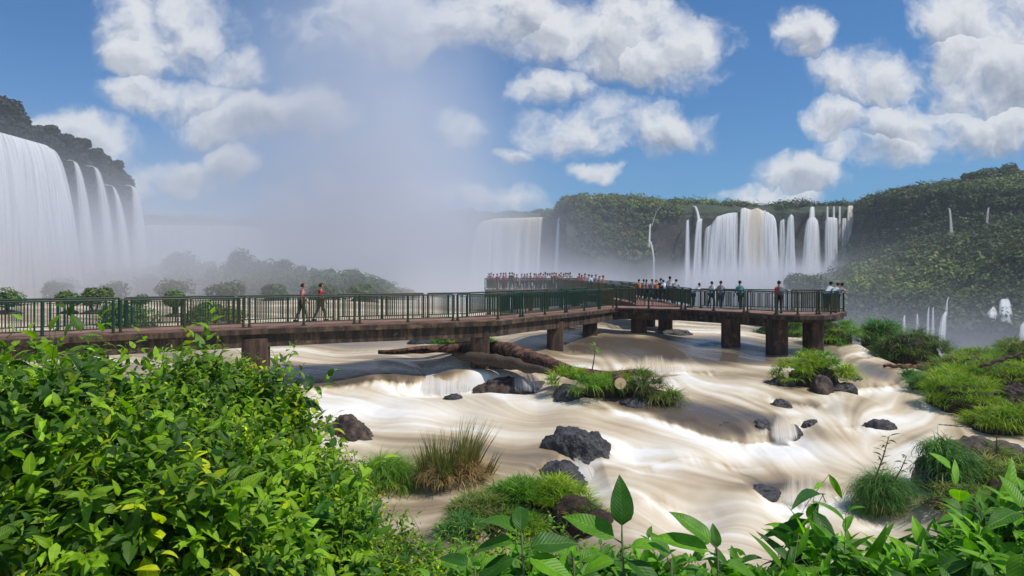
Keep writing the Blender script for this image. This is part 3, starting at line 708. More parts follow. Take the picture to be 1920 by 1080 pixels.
waterfall('tall tan-streaked waterfall in the middle of the big curtain', [(1386, 392, 340), (1396, 390, 340), (1408, 394, 340), (1420, 390, 340), (1432, 396, 339), (1438, 392, 339)], [(1376, 548, 322), (1392, 548, 321), (1404, 548, 321), (1424, 548, 321), (1436, 548, 321), (1444, 548, 321)], tint=([0, .3, .45, .6, .8, 1], [.0, .2, .6, .65, .3, .05]), edge=.16, dens=1.2)
waterfall('white fall closing the right side of the big curtain', [(1428, 396, 338), (1440, 398, 338), (1450, 404, 337), (1455, 414, 336)], [(1424, 545, 322), (1442, 545, 321), (1456, 545, 321), (1468, 545, 321)], edge=.26, dens=1.0)
waterfall('grey veiled fall standing alone between the big curtain and the bell-shaped fall', [(1476, 410, 335), (1483, 402, 335), (1490, 406, 335)], [(1462, 545, 322), (1480, 545, 321), (1500, 545, 321)], edge=.35, dens=.85, layers=3)
waterfall('dim veil filling the gap right of the big curtain', [(1460, 415, 334), (1474, 410, 334)], [(1452, 545, 322), (1482, 545, 322)], edge=.4, dens=.62, layers=2)
waterfall('narrow white spout pouring into the head of the bell-shaped fall', [(1519, 388, 341), (1528, 388, 341)], [(1513, 414, 334), (1532, 414, 334)], edge=.3, dens=1.1, layers=2)
waterfall('bell-shaped waterfall spreading from a narrow spout', [(1512, 416, 334), (1519, 407, 335), (1528, 408, 335), (1538, 418, 334)], [(1490, 545, 322), (1510, 545, 320), (1530, 545, 320), (1552, 545, 322)], edge=.3, dens=.95)
waterfall('veiled lower part of the triple-spout fall right of the bell-shaped fall', [(1543, 418, 335), (1552, 408, 335), (1564, 408, 335), (1576, 412, 335)], [(1538, 540, 322), (1552, 540, 322), (1564, 540, 322), (1580, 540, 322)], edge=.3, dens=.75)
for a, lb in ((1551, 'left spout of the triple-spout fall'), (1563, 'middle spout of the triple-spout fall, the widest'), (1574, 'right spout of the triple-spout fall, slanting right')):
    waterfall(lb, [(a-2, 388, 341), (a+3, 387, 341)], [(a-6, 470, 331), (a+5, 470, 331)], group='spouts of the triple fall', edge=.42, dens=.8, layers=2, fade=.6)
waterfall('straight column of cream water at the right end of the main falls', [(1589, 386, 338), (1601, 386, 338)], [(1581, 500, 326), (1606, 500, 326)], edge=.28, dens=1.15, tint=([0, .5, 1], [.3, .55, .3]))
waterfall('pale veil hanging between the triple spouts and the cream column', [(1577, 410, 334), (1590, 408, 334)], [(1570, 540, 322), (1594, 530, 324)], edge=.4, dens=.62, layers=2)
for a, b, c, d_, e, dn, lb in [(1779, 392, 1783, 465, 270, .62, 'faint thread of water left of the others on the right-hand cliff'), (1854, 390, 1846, 470, 264, .68, 'slanting thread of water in the middle of the right-hand cliff'),
        (1897, 388, 1890, 434, 262, .95, 'short bright thread of water near the right edge of the high cliff')]:
    waterfall(lb, [(a-2, b, e), (a+3, b-2, e)], [(c-6, d_, e-8), (c+8, d_, e-8)], group='threads on the right-hand cliff', edge=.5, dens=dn, layers=2, fade=1.2)
LW = 'small falls at the foot of the green terrace'
for tp, bt, dn, lb in [([(1694, 593, 184), (1698, 592, 184)], [(1684, 645, 180), (1702, 645, 180)], .72, 'leftmost small fall under the terrace, short and bright'),
        ([(1718, 590, 184), (1722, 590, 184)], [(1710, 645, 180), (1728, 645, 180)], .45, 'faintest fall under the terrace, a grey wisp'),
        ([(1740, 578, 185), (1743, 577, 185)], [(1729, 680, 180), (1745, 680, 180)], .66, 'thin fall under the terrace, left one of the close pair'),
        ([(1748, 578, 185), (1751, 577, 185)], [(1739, 680, 180), (1756, 680, 180)], .6, 'thin fall under the terrace, right one of the close pair'),
        ([(1766, 592, 184), (1772, 586, 184), (1778, 592, 184)], [(1744, 705, 178), (1762, 705, 178), (1784, 705, 178)], .95, 'largest fall under the terrace, arching out from a spout'),
        ([(1776, 560, 189), (1779, 560, 189)], [(1769, 592, 185), (1776, 592, 185)], .8, 'thin spout feeding the largest fall under the terrace'),
        ([(1912, 608, 176), (1925, 604, 176)], [(1902, 668, 172), (1926, 668, 172)], 1.0, 'white fall cut by the right edge of the picture')]:
    waterfall(lb, tp, bt, group=LW, edge=.42, dens=dn, layers=2, thick=.4, back=1.0, mat='fall_near', fade=.8)
waterfall('low left apron of the white step high on the terrace', [(1852, 583, 186), (1862, 577, 186), (1872, 577, 186)], [(1838, 590, 180), (1860, 596, 180), (1884, 606, 180)], group=LW, edge=.5, dens=1.0, layers=3, thick=.5, back=.6, mat='fall_fine', ends=.5)
waterfall('tall right block of the white step high on the terrace', [(1870, 569, 186), (1877, 563, 186), (1890, 562, 186), (1900, 567, 186)], [(1866, 598, 179), (1878, 603, 179), (1892, 605, 179), (1910, 612, 179)], group=LW, edge=.4, dens=1.0, layers=3, thick=.5, back=.6, mat='fall_fine', ends=.5)
def cascade(label, top, bot, dens=.95, edge=.3, back=.5, warm=.35):
    o = waterfall(label, top, bot, back=back, layers=2, dens=dens, edge=edge, thick=.10, mat='cascade', nv=20, ends=.8, group='small cascades in the river', tint=([0, 1], [warm, warm])); o.name = 'cascade'; o['category'] = 'cascade'
cascade('widest cascade in the river, falling left of the rusty pier under the fallen trunk', [(748, 702, 31.1), (790, 695, 31.3), (840, 693, 31.5), (890, 694, 31.5), (948, 700, 31.2)], [(738, 748, 29.9), (785, 747, 29.9), (838, 746, 29.9), (892, 745, 29.9), (955, 744, 29.9)])
cascade('thin rills running over the brown ledge beside the widest cascade', [(948, 704, 30.2), (985, 700, 30.2), (1015, 706, 30.0)], [(950, 735, 29.0), (990, 734, 29.0), (1030, 734, 28.8)], dens=.62, edge=.3)
cascade('cream lip of water falling just behind the grassy island', [(1140, 686, 31.2), (1190, 683, 31.4), (1250, 682, 31.4), (1335, 690, 31.2)], [(1132, 704, 30.7), (1190, 703, 30.7), (1255, 702, 30.7), (1345, 706, 30.5)], dens=.9, edge=.35, warm=.8)
cascade('short steep cascade at the lip of the brown sheet by the small black rock', [(1425, 796, 22.9), (1455, 792, 22.9), (1480, 790, 22.9), (1498, 786, 23.2)], [(1420, 830, 22.3), (1455, 832, 22.2), (1488, 830, 22.2), (1515, 824, 22.4)], dens=1.0, edge=.4, warm=.6)
cascade('low cascade left of the shaggy grass tuft, near the right foreground', [(1430, 922, 18.7), (1480, 918, 18.8), (1540, 916, 18.8), (1600, 918, 18.7)], [(1425, 944, 18.3), (1478, 948, 18.2), (1542, 947, 18.2), (1605, 944, 18.3)], dens=.9, edge=.35, warm=.6)
cascade('cascade sliding off the dark rock below the large black rock', [(1062, 876, 19.9), (1090, 868, 20.1), (1122, 876, 20.0)], [(1078, 916, 19.2), (1108, 916, 19.2), (1148, 908, 19.3)], dens=.95, edge=.35)
# ------------------------------------------------------------------ walkway on concrete piers
def concrete(name, a, b, c, sc=2.2):
    m, t, o = new_mat(name); p = pos(t)
    drip = t.noise(t.vmath('MULTIPLY', p, (3.0, 3.0, .45)), 1.4, 6, .65)
    n = t.noise(p, sc, 6, .65); f = t.noise(p, 22, 4, .6)
    col = t.mix(t.smooth(drip, .42, .62), a, b); col = t.mix(t.smooth(n, .56, .68), col, c)
    col = t.mix(.5, col, t.mix(1.0, col, t.ramp(f, [(.3, .5), (.7, 1.5)]), 'MULTIPLY'))
    principled(t, o, col, .85, f, .7, .02); return m
M['beam'] = concrete('stained_concrete', (.024, .016, .010), (.10, .060, .032), (.17, .105, .06))
M['pier'] = concrete('pier_concrete', (.045, .026, .018), (.12, .065, .04), (.26, .10, .03), .9)
M['deck'] = simple_mat('red_deck_concrete', (.13, .07, .048), (.30, .17, .12), 1.5, .85)
def paint():
    m, t, o = new_mat('green_railing_paint'); p = pos(t)
    n = t.noise(p, 3.0, 5, .6); big = t.noise(p, .35, 2, .5)
    col = t.mix(t.smooth(big, .42, .60), (.008, .042, .022), (.050, .050, .018)); col = t.mix(t.smooth(n, .60, .72), col, (.14, .055, .02))
    principled(t, o, col, .42, n, .2, .004, spec=.5); return m
M['paint'] = paint()
M['rail_dark'] = simple_mat('dark_green_bars', (.008, .028, .016), (.03, .035, .018), 2, .5)

DZ = -2.1
def dpt(px, fy, dz=DZ):
    d = -dz*F/(fy-HZ); return Vector(((px-960)/F*d, d, dz))
front = [dpt(-420, 648), dpt(-180, 642), dpt(48, 632.5), dpt(283, 622), dpt(490, 614), dpt(650, 608.2), dpt(812, 603.5), dpt(935, 599.5), dpt(985, 594), dpt(1050, 588), dpt(1100, 583), dpt(1152, 577)]
front2 = [dpt(1152, 577), dpt(1275, 579.5), dpt(1365, 584), dpt(1412, 586.5), dpt(1452, 589.5), dpt(1500, 590.5), dpt(1545, 590), dpt(1566, 588.5), dpt(1577, 585)]
def offset(path, w):
    out = []
    for i, q in enumerate(path):
        a = path[max(i-1, 0)]; b = path[min(i+1, len(path)-1)]; t = (b-a); t.z = 0; t.normalize()
        n = Vector((-t.y, t.x, 0)); out.append(q+n*w)
    return out
back = offset(front, 2.6); back[-1] = Vector((5.0, 46.2, DZ)); back[-2] = Vector((2.4, 41.6, DZ))
back2 = [Vector((5.0, 46.2, DZ)), Vector((9.8, 43.9, DZ)), Vector((13.2, 41.2, DZ)), Vector((14.9, 40.0, DZ)), Vector((16.1, 39.6, DZ)), Vector((17.0, 39.4, DZ)), Vector((17.8, 39.3, DZ)), Vector((18.4, 38.9, DZ)), Vector((18.75, 38.3, DZ))]

def ribbon_prism(mb, A, Bk, z0, z1, ia=0.0, ib=0.0):
    """closed slab between two plan lines from z1 (top) to z0"""
    n = len(A); V = []
    for a, b in zip(A, Bk):
        t = (b-a).normalized(); a2 = a+t*ia; b2 = b-t*ib
        for q, z in ((a2, z1), (b2, z1), (a2, z0), (b2, z0)): V.append((q.x, q.y, a.z+z))
    Fs = []
    for i in range(n-1):
        j = i*4; k = j+4
        Fs += [(j, k, k+1, j+1), (j+2, j+3, k+3, k+2), (j, j+2, k+2, k), (j+1, k+1, k+3, j+3)]
    Fs += [(0, 1, 3, 2), ((n-1)*4, (n-1)*4+2, (n-1)*4+3, (n-1)*4+1)]
    mb.add(V, Fs)
def resample(path, unit):
    P = [path[0]]; L = [0]
    for a, b in zip(path, path[1:]): L.append(L[-1]+(b-a).length)
    n = max(1, round(L[-1]/unit)); out = []
    for k in range(n+1):
        s = L[-1]*k/n; i = min(max(np.searchsorted(L, s)-1, 0), len(path)-2); f = (s-L[i])/(L[i+1]-L[i]); out.append(path[i].lerp(path[i+1], f))
    return out
def railing(path, root, inset=.09, side=1, unit=2.15, H=1.2, bars=True, fine=.092, posts='pair'):
    pts = resample(path, unit)
    for i, (a, b) in enumerate(zip(pts, pts[1:])):
        t = (b-a); L = t.length; t.normalize(); n = Vector((-t.y, t.x, 0))*side*inset; a = a+n; b = b+n; rz = math.atan2(t.y, t.x)
        pair_a = i % 2 == 0; g0 = .11 if pair_a else 0.0; g1 = .11 if not pair_a else 0.0
        mb = MB(); p0 = a+t*g0; p1 = b-t*g1; Lp = (p1-p0).length
        up = Vector((0, 0, 1))
        mb.tube([p0+up*(H-.02), p1+up*(H-.02)], .036, 8)
        q0 = p0+t*.10; q1 = p1-t*.10
        mb.tube([p0+t*.03+up*.17, p1-t*.03+up*.17], .022, 6); mb.tube([q0+up*(H-.10), q1+up*(H-.10)], .014, 6)
        for q in (p0+t*.22, p1-t*.22): mb.tube([q+up*.17, q+up*(H-.03)], .034, 6, False)
        nb = int((Lp-.44)/fine)
        for k in range(1, nb):
            q = p0+t*(.22+(Lp-.44)*k/nb); c = q+up*(H*.5+.04); mb.box(c, (.026, .026, H-.26), rz)
        mb.build('railing_panel', M['paint'], root)
        for q, need in ((p0, True), (p1, g1 > 0 or i == len(pts)-2)):
            if not need: continue
            pm = MB(); pm.tube([q+up*.0, q+up*(H-.03)], .052, 8)
            for s in (-1, 1):
                c = q+t*s*.06
                pm.add([tuple(c+t*s*.05+n.normalized()*-.03+up*.004), tuple(c+t*s*.05+n.normalized()*.03+up*.004), tuple(q+n.normalized()*.03+up*.16), tuple(q-n.normalized()*.03+up*.16)], [(0, 1, 2, 3), (3, 2, 1, 0)])
            pm.box(q+up*.012, (.20, .12, .024), rz)
            pm.build('post', M['paint'], root)
def pier(px, d, wpx, foot, root, top, depth=1.5, rz=0.0, kind='pier'):
    x = (px-960)/F*d; w_ = wpx/F*d
    zb = -(foot-HZ)/F*d-1.4; mb = MB(); k = 20; V = []
    for z, s in ((zb, 1.06), (zb+1.5, 1.0), (top, 1.0)):
        for j in range(k):
            an = 2*math.pi*j/k; ca, sa = math.cos(an), math.sin(an); e = .38
            X = math.copysign(abs(ca)**e, ca)*w_/2*s; Y = math.copysign(abs(sa)**e, sa)*depth/2*s
            V.append((x+X*math.cos(rz)-Y*math.sin(rz), d+depth/2+X*math.sin(rz)+Y*math.cos(rz), z))
    Fs = [(r*k+j, r*k+(j+1) % k, (r+1)*k+(j+1) % k, (r+1)*k+j) for r in range(2) for j in range(k)]
    Fs += [tuple(range(k))[::-1], tuple(2*k+j for j in range(k))]
    mb.add(V, Fs); return mb.build(kind, M['pier'], root)

wk = empty('walkway', (0, 0, 0)); tag(wk, 'long walkway with green railings on concrete piers crossing the river', 'walkway')
mb = MB(); ribbon_prism(mb, front, back, -.06, 0.0); ribbon_prism(mb, front2, back2, -.062, -.002); mb.build('deck', M['deck'], wk)
mb = MB(); ribbon_prism(mb, front, back, -.26, -.062, -.05, -.05); ribbon_prism(mb, front2, back2, -.262, -.066, -.05, -.05)
mb.build('slab_edge', M['beam'], wk)
mb = MB(); ribbon_prism(mb, front, back, -.78, -.262, .10, .10); ribbon_prism(mb, front2[:5], back2[:5], -.70, -.264, .10, .10); ribbon_prism(mb, front2[4:], back2[4:], -.42, -.266, .35, .35)
mb.build('beam', M['beam'], wk)
railing(front, wk, .10); railing(front2[:5], wk, .10); railing(front2[4:], wk, .10, unit=1.3)
railing(back, wk, .10, -1); railing([back2[1]+Vector((1.9, -1.4, 0))]+back2[2:5], wk, .10, -1); railing(back2[4:], wk, .10, -1, unit=1.3)
for px, d, w_, ft in [(470, 26.6, 46, 712), (899, 31.2, 35, 692), (1042, 36.4, 28, 645), (1108, 41.0, 24, 624), (1201, 42.6, 25, 626), (1251, 45.2, 21, 613), (1376, 38.2, 27, 652), (1464, 36.0, 31, 667), (1533, 36.4, 27, 660), (-150, 23, 50, 720)]:
    pier(px, d, w_, ft, wk, DZ-.44, 1.1, rz=.12)

# branch back to the crowded platform over the canyon
PZ = -1.63
fp = empty('viewing_platform', (0, 0, 0)); tag(fp, 'distant crowded viewing platform with solid-looking dark railing above the canyon', 'viewing platform')
br_l = [Vector((8.3, 45.2, -2.1)), Vector((8.6, 49.5, -2.05)), Vector((7.2, 59, -1.85)), Vector((4.6, 67.5, -1.66))]
br_r = [Vector((11.6, 43.8, -2.1)), Vector((11.5, 49.8, -2.05)), Vector((10.0, 60, -1.85)), Vector((7.2, 68.6, -1.66))]
mb = MB(); ribbon_prism(mb, br_r, br_l, -.06, -.004); mb.build('deck', M['deck'], fp)
mb = MB(); ribbon_prism(mb, br_r, br_l, -.6, -.064, .05, .05); mb.build('beam', M['beam'], fp)
railing(br_l, fp, .1, 1); railing(br_r, fp, .1, 1)
pf = [Vector((x, y, PZ)) for x, y in ((7.2, 68.2), (5.0, 70.2), (-2.2, 72.0), (-2.9, 73.0))]; pb = [Vector((x, y, PZ)) for x, y in ((9.0, 71.0), (6.5, 76.5), (-1.5, 78), (-2.6, 77))]
mb = MB(); ribbon_prism(mb, pf, pb, -.06, 0); mb.build('deck', M['deck'], fp)
mb = MB(); ribbon_prism(mb, pf, pb, -.45, -.064, -.06, -.06); ribbon_prism(mb, pf, pb, -.85, -.452, .5, .3); mb.build('beam', M['beam'], fp)
railing(pf, fp, .1, 1, unit=2.0, fine=.055); railing(pb, fp, .1, -1, unit=2.0)
for x, y in ((-1.2, 73.5), (3.5, 73), (6.5, 70), (8.6, 58), (10.0, 50)):
    mb = MB(); z0 = -9.0; mb.tube([(x, y, z0), (x, y, PZ-.8 if y > 65 else -2.5)], .5, 12); mb.build('pier', M['pier'], fp)
# ------------------------------------------------------------------ people
def skin_mesh(name, verts, edges, radii, root=0, sub=1):
    me = bpy.data.meshes.new(name); me.from_pydata(verts, edges, []); me.update()
    o = bpy.data.objects.new(name, me); COL.objects.link(o)
    bm = bmesh.new(); bm.from_mesh(me); sl = bm.verts.layers.skin.verify(); bm.verts.ensure_lookup_table()
    for i, v in enumerate(bm.verts):
        r = radii[i]; v[sl].radius = (r, r) if not isinstance(r, tuple) else r
        v[sl].use_root = (i == root)
    bm.to_mesh(me); bm.free()
    s = o.modifiers.new('skin', 'SKIN'); s.use_smooth_shade = True; s.branch_smoothing = .6
    u = o.modifiers.new('sub', 'SUBSURF'); u.levels = sub; u.render_levels = sub
    dg = bpy.context.evaluated_depsgraph_get(); out = bpy.data.meshes.new_from_object(o.evaluated_get(dg))
    bpy.data.objects.remove(o); bpy.data.meshes.remove(me); out.name = name; return out
def flat(name, c, rough=.8):
    m, t, o = new_mat(name); n = t.noise(objc(t), 14, 3)
    principled(t, o, t.mix(n, tuple(x*.75 for x in c), c), rough, n, .3, .01, spec=.25); return m
SKINS = [flat('skin_tan', (.42, .23, .15)), flat('skin_light', (.60, .38, .28)), flat('skin_brown', (.26, .13, .08))]
HAIRS = [flat('hair_black', (.010, .008, .008)), flat('hair_brown', (.05, .025, .012))]
TOPS = {'white': (.74, .76, .80), 'red': (.62, .02, .025), 'pink': (.72, .25, .30), 'blue': (.04, .25, .70), 'navy': (.02, .03, .09), 'black': (.015, .015, .018), 'orange': (.75, .25, .05), 'teal': (.08, .35, .36), 'grey': (.32, .33, .36), 'yellow': (.75, .5, .08)}
TOPM = {k: flat('cloth_'+k, v) for k, v in TOPS.items()}
PANTS = [flat('denim', (.03, .045, .09)), flat('dark_trousers', (.018, .018, .022)), flat('khaki', (.22, .17, .11))]
SHOE = flat('shoe', (.03, .03, .03)); PACK = flat('backpack_grey', (.22, .26, .36))

def pose_joints(kind):
    lean = {'stand': 0.02, 'lean': .42, 'walk': .05, 'photo': .0}[kind]
    J = {'pel': (0, 0, .93), 'waist': (0, lean*.10, 1.08), 'chest': (0, lean*.42, 1.27-lean*.05), 'nb': (0, lean*.75, 1.44-lean*.18)}
    nb = np.array(J['nb']); J['nk'] = tuple(nb+(0, lean*.08+.01, .07)); J['jaw'] = tuple(nb+(0, lean*.16+.03, .13)); J['hd'] = tuple(nb+(0, lean*.22+.02, .21)); J['top'] = tuple(nb+(0, lean*.25+.01, .275))
    for s, n in ((-1, 'L'), (1, 'R')):
        sh = np.array(J['nb'])+(s*.175, 0, -.035); J['sh'+n] = tuple(sh)
        if kind == 'stand': el = sh+(s*.06, -.03, -.29); wr = el+(s*.0, .07, -.25)
        elif kind == 'walk': el = sh+(s*.05, -.10*s, -.28); wr = el+(0, .10-.06*s, -.23)
        elif kind == 'lean': el = sh+(s*.10, .10, -.22); wr = el+(-s*.10, .20, .03)
        else: el = sh+(s*.08, .16, -.17); wr = el+(-s*.10, .14, .24)
        J['el'+n] = tuple(el); J['wr'+n] = tuple(wr)
        hp = np.array(J['pel'])+(s*.095, 0, -.04); J['hp'+n] = tuple(hp)
        if kind == 'walk': kn = hp+(0, .14*s+.04, -.42); an = kn+(0, .06*s-.14 if s < 0 else .05, -.39)
        elif kind == 'lean': kn = hp+(s*.02, .04-.03*s, -.43); an = kn+(0, -.10, -.41)
        else: kn = hp+(s*.02, .02, -.43); an = kn+(s*.01, -.03, -.41)
        J['kn'+n] = tuple(kn); J['an'+n] = tuple(an); J['to'+n] = tuple(an+np.array((s*.02, .15, -.045)))
    return J
RAD = {'pel': .135, 'waist': .118, 'chest': (.150, .115), 'nb': .085, 'nk': .055, 'jaw': .068, 'hd': .088, 'top': .055, 'sh': .062, 'el': .042, 'wr': .028, 'hp': .092, 'kn': .060, 'an': .038, 'to': .034}
def person_meshes(kind):
    J = pose_joints(kind); V = []; E = []; Rr = []; ix = {}
    def add(k, co, r): ix[k] = len(V); V.append(tuple(co)); Rr.append(r)
    for k, co in J.items(): add(k, co, RAD[k[:2] if k[:2] in RAD and k not in RAD else k])
    def e(a, b): E.append((ix[a], ix[b]))
    for a, b in (('pel', 'waist'), ('waist', 'chest'), ('chest', 'nb'), ('nb', 'nk'), ('nk', 'jaw'), ('jaw', 'hd'), ('hd', 'top')): e(a, b)
    hd = np.array(J['hd']); add('nose', hd+(0, .108, -.03), .013); e('hd', 'nose')
    for n, s in (('L', -1), ('R', 1)):
        e('nb', 'sh'+n); e('sh'+n, 'el'+n); e('el'+n, 'wr'+n); e('pel', 'hp'+n); e('hp'+n, 'kn'+n); e('kn'+n, 'an'+n); e('an'+n, 'to'+n)
        wr = np.array(J['wr'+n]); fd = wr-np.array(J['el'+n]); fd /= np.linalg.norm(fd)
        sd_ = np.cross(fd, (s, 0, .2)); sd_ /= np.linalg.norm(sd_)
        pl = wr+fd*.075; add('pm'+n, pl, .030); e('wr'+n, 'pm'+n)
        for q in range(4):
            b0 = pl+fd*(.030)+sd_*(q-1.5)*.020; tip = b0+fd*(.055-.008*abs(q-1.3))+np.array((-s*.012, 0, -.012)); add('f%d%s' % (q, n), b0, .0095); add('t%d%s' % (q, n), tip, .008); e('pm'+n, 'f%d%s' % (q, n)); e('f%d%s' % (q, n), 't%d%s' % (q, n))
        th = wr+fd*.045+sd_*.045; add('th'+n, th, .010); add('tt'+n, th+fd*.035, .009); e('wr'+n, 'th'+n); e('th'+n, 'tt'+n)
    out = {'body': skin_mesh('person', V, E, Rr, 0, 1)}
    def sub(keys, edges, grow, nm, ends={}):
        vv = []; ee = []; rr = []; m = {}
        for k in keys:
            m[k] = len(vv); vv.append(ends.get(k, J.get(k))); r = RAD[k] if k in RAD else RAD[k[:2]]; rr.append(tuple(x+grow for x in r) if isinstance(r, tuple) else r+grow)
        return skin_mesh(nm, vv, [(m[a], m[b]) for a, b in edges], rr, 0, 1)
    mid = lambda a, b, f: tuple(np.array(J[a])*(1-f)+np.array(J[b])*f)
    out['shirt'] = sub(['chest', 'waist', 'pel', 'nb', 'shL', 'elL', 'shR', 'elR'], [('chest', 'waist'), ('waist', 'pel'), ('chest', 'nb'), ('nb', 'shL'), ('shL', 'elL'), ('nb', 'shR'), ('shR', 'elR')], .024, 'shirt', {'elL': mid('shL', 'elL', .8), 'elR': mid('shR', 'elR', .8), 'nb': mid('nb', 'chest', .12)})
    out['trousers'] = sub(['pel', 'hpL', 'knL', 'anL', 'hpR', 'knR', 'anR'], [('pel', 'hpL'), ('hpL', 'knL'), ('knL', 'anL'), ('pel', 'hpR'), ('hpR', 'knR'), ('knR', 'anR')], .016, 'trousers', {'anL': mid('knL', 'anL', .93), 'anR': mid('knR', 'anR', .93)})
    # hair cap over the back and top of the head
    bm = bmesh.new(); bmesh.ops.create_uvsphere(bm, u_segments=14, v_segments=10, radius=1)
    for v in bm.verts:
        v.co = Vector((v.co.x*.098, v.co.y*.112-.018, v.co.z*.112+.018))
    dele = [v for v in bm.verts if v.co.y > .045 and v.co.z < .06 or v.co.z < -.06]
    bmesh.ops.delete(bm, geom=dele, context='VERTS')
    for v in bm.verts: v.co += Vector(J['hd'])
    me = bpy.data.meshes.new('hair'); bm.to_mesh(me); bm.free(); out['hair'] = me
    for n in 'LR':
        bm = bmesh.new(); a = np.array(J['an'+n]); r_ = bmesh.ops.create_cube(bm, size=1)
        for v in r_['verts']:
            tp = v.co.z > 0; v.co = Vector((a[0]+v.co.x*.10*(.8 if tp else 1), a[1]+.05+v.co.y*(.18 if tp else .27), max(a[2]-.085, -.0)+(.10 if tp else .002) - (.03 if tp and v.co.y > 0 else 0)))
        bmesh.ops.bevel(bm, geom=bm.edges[:], offset=.02, segments=2, affect='EDGES')
        me = bpy.data.meshes.new('shoe'); bm.to_mesh(me); bm.free(); out['shoe'+n] = me
    for k, m_ in out.items():
        m_.materials.clear(); m_.materials.append(SHOE)
        m_.polygons.foreach_set('use_smooth', np.ones(len(m_.polygons), bool))
    return out
PM = {k: person_meshes(k) for k in ('stand', 'lean', 'walk', 'photo')}
def slotmat(o, m): o.material_slots[0].link = 'OBJECT'; o.material_slots[0].material = m
def person(label, loc, rz, pose='stand', top='white', pants=0, skin=0, hair=0, h=1.0, group=None, pack=False, fine=True):
    b = bpy.data.objects.new('person', PM[pose]['body']); COL.objects.link(b); slotmat(b, SKINS[skin])
    b.location = loc; b.rotation_euler = (0, 0, rz); b.scale = (h, h, h); tag(b, label, 'person', group)
    for k, m in (('shirt', TOPM[top]), ('trousers', PANTS[pants]), ('hair', HAIRS[hair]), ('shoeL', SHOE), ('shoeR', SHOE)):
        if not fine and k[:4] == 'shoe': continue
        c = bpy.data.objects.new(k.rstrip('LR'), PM[pose][k]); COL.objects.link(c); c.parent = b; slotmat(c, m)
    if pack:
        bm = bmesh.new(); bmesh.ops.create_cube(bm, size=1)
        for v in bm.verts: v.co = Vector((v.co.x*.30*(.85 if v.co.z > 0 else 1), v.co.y*.16-.20, v.co.z*.42+1.22))
        bmesh.ops.bevel(bm, geom=bm.edges[:], offset=.05, segments=3, affect='EDGES')
        me = bpy.data.meshes.new('backpack'); bm.to_mesh(me); bm.free(); me.materials.append(PACK); c = bpy.data.objects.new('backpack', me); COL.objects.link(c); c.parent = b
    return b
def dk(px, d, z=DZ): return ((px-960)/F*d, d, z)
person('person in a red shirt with a grey backpack standing alone at the near railing', dk(1461, 36.6), .15, 'stand', 'red', 1, 0, 0, .99, pack=True)
person('person in white leaning on the end railing, left of the three', dk(1550, 38.3), -1.0, 'lean', 'white', 1, 0, 0, 1.0)
person('person in white with long dark hair between two others at the end railing', dk(1561, 38.0), -1.25, 'lean', 'white', 0, 1, 1, .97)
person('person in grey leaning out over the far right corner of the railing', dk(1568, 37.9), -1.35, 'lean', 'grey', 1, 0, 0, .96)
# by the railing where the branch begins
person('person in navy raising a camera at the railing where the walkway branches', dk(1239, 50.6, -2.03), .9, 'photo', 'navy', 1, 0, 0, .98)
person('person in white bending at the branch railing, just right of the navy one', dk(1248, 50.2, -2.03), .2, 'lean', 'white', 0, 1, 0, .95)
person('tall person in white standing at the branch railing', dk(1256, 49.6, -2.03), -.3, 'stand', 'white', 1, 0, 0, 1.06)
person('person in grey at the right end of the branch railing', dk(1264, 48.6, -2.05), -.6, 'lean', 'grey', 0, 1, 0, 1.0)
rs = random.Random(11)
def ORD(n):
    w_ = ['leftmost', 'second', 'third', 'fourth', 'fifth', 'sixth', 'seventh', 'eighth', 'ninth', 'tenth', 'eleventh', 'twelfth']
    return w_[n-1] if n <= 12 else '%d%s' % (n, {1: 'st', 2: 'nd', 3: 'rd'}.get(n % 10, 'th') if n > 20 else 'th')
def crowd(spots, where, group, tops, zf, poses=('stand', 'stand', 'photo', 'walk'), hh=(.93, 1.04)):
    for k_, (px, d) in enumerate(spots):
        tp = rs.choice(tops)
        person('visitor in a %s top, %s %s' % (tp, ORD(k_+1), where), dk(px, d, zf(d)), rs.uniform(-3.1, 3.1), rs.choice(poses), tp, rs.randrange(3), rs.randrange(3), rs.randrange(2), rs.uniform(*hh), group=group, fine=False)
spots = []
for px in [917, 921, 925, 932, 939, 944, 948, 956, 960, 964, 969, 979, 984, 989, 995, 1001, 1005, 1010, 1014, 1018, 1023, 1027, 1031, 1035, 1039, 1043, 1048, 1052, 1057, 1061, 1065, 1069]:
    x = (px-960)/F; yb = float(np.interp(x*72, [-2.9, -2.2, 5.0, 7.2], [73.3, 72.3, 70.5, 68.6])); spots.append((px, yb+rs.uniform(.35, 1.3)))
crowd(spots, 'from the left in the crowd on the far platform', 'crowd on the far platform', ['white', 'pink', 'navy', 'grey', 'red', 'white', 'orange', 'white', 'pink'], lambda d: PZ)
person('visitor in a bright blue top in the middle of the far platform crowd', dk(1022.5, 71.7, PZ), 3.0, 'stand', 'blue', 0, 1, 0, 1.05)
crowd([(1086, 66), (1091, 64.5), (1097, 65), (1104, 63), (1110, 64), (1117, 62), (1124, 61.5), (1130, 60.5)], 'from the left among those walking to the far platform', 'visitors walking on the branch', ['white', 'pink', 'orange', 'white', 'grey'], lambda d: np.interp(d, [45, 49.6, 59.5, 68], [-2.1, -2.05, -1.85, -1.66]), ('walk', 'stand'))
crowd([(1199, 53.6), (1206, 53), (1213, 52.2), (1222, 51.8), (1231, 51.2)], 'from the left in the file beside the branch railing', 'visitors where the walkway branches', ['white', 'blue', 'pink', 'grey', 'orange'], lambda d: -2.0, ('walk',), (.9, .96))
crowd([(1300, 42.4), (1334, 41.8), (1352, 41.5), (1388, 40.6)], 'from the left behind the railing below the curtain falls', 'visitors passing on the right-hand walkway', ['white', 'teal', 'grey', 'pink'], lambda d: DZ, ('walk', 'lean'), (.90, .98))
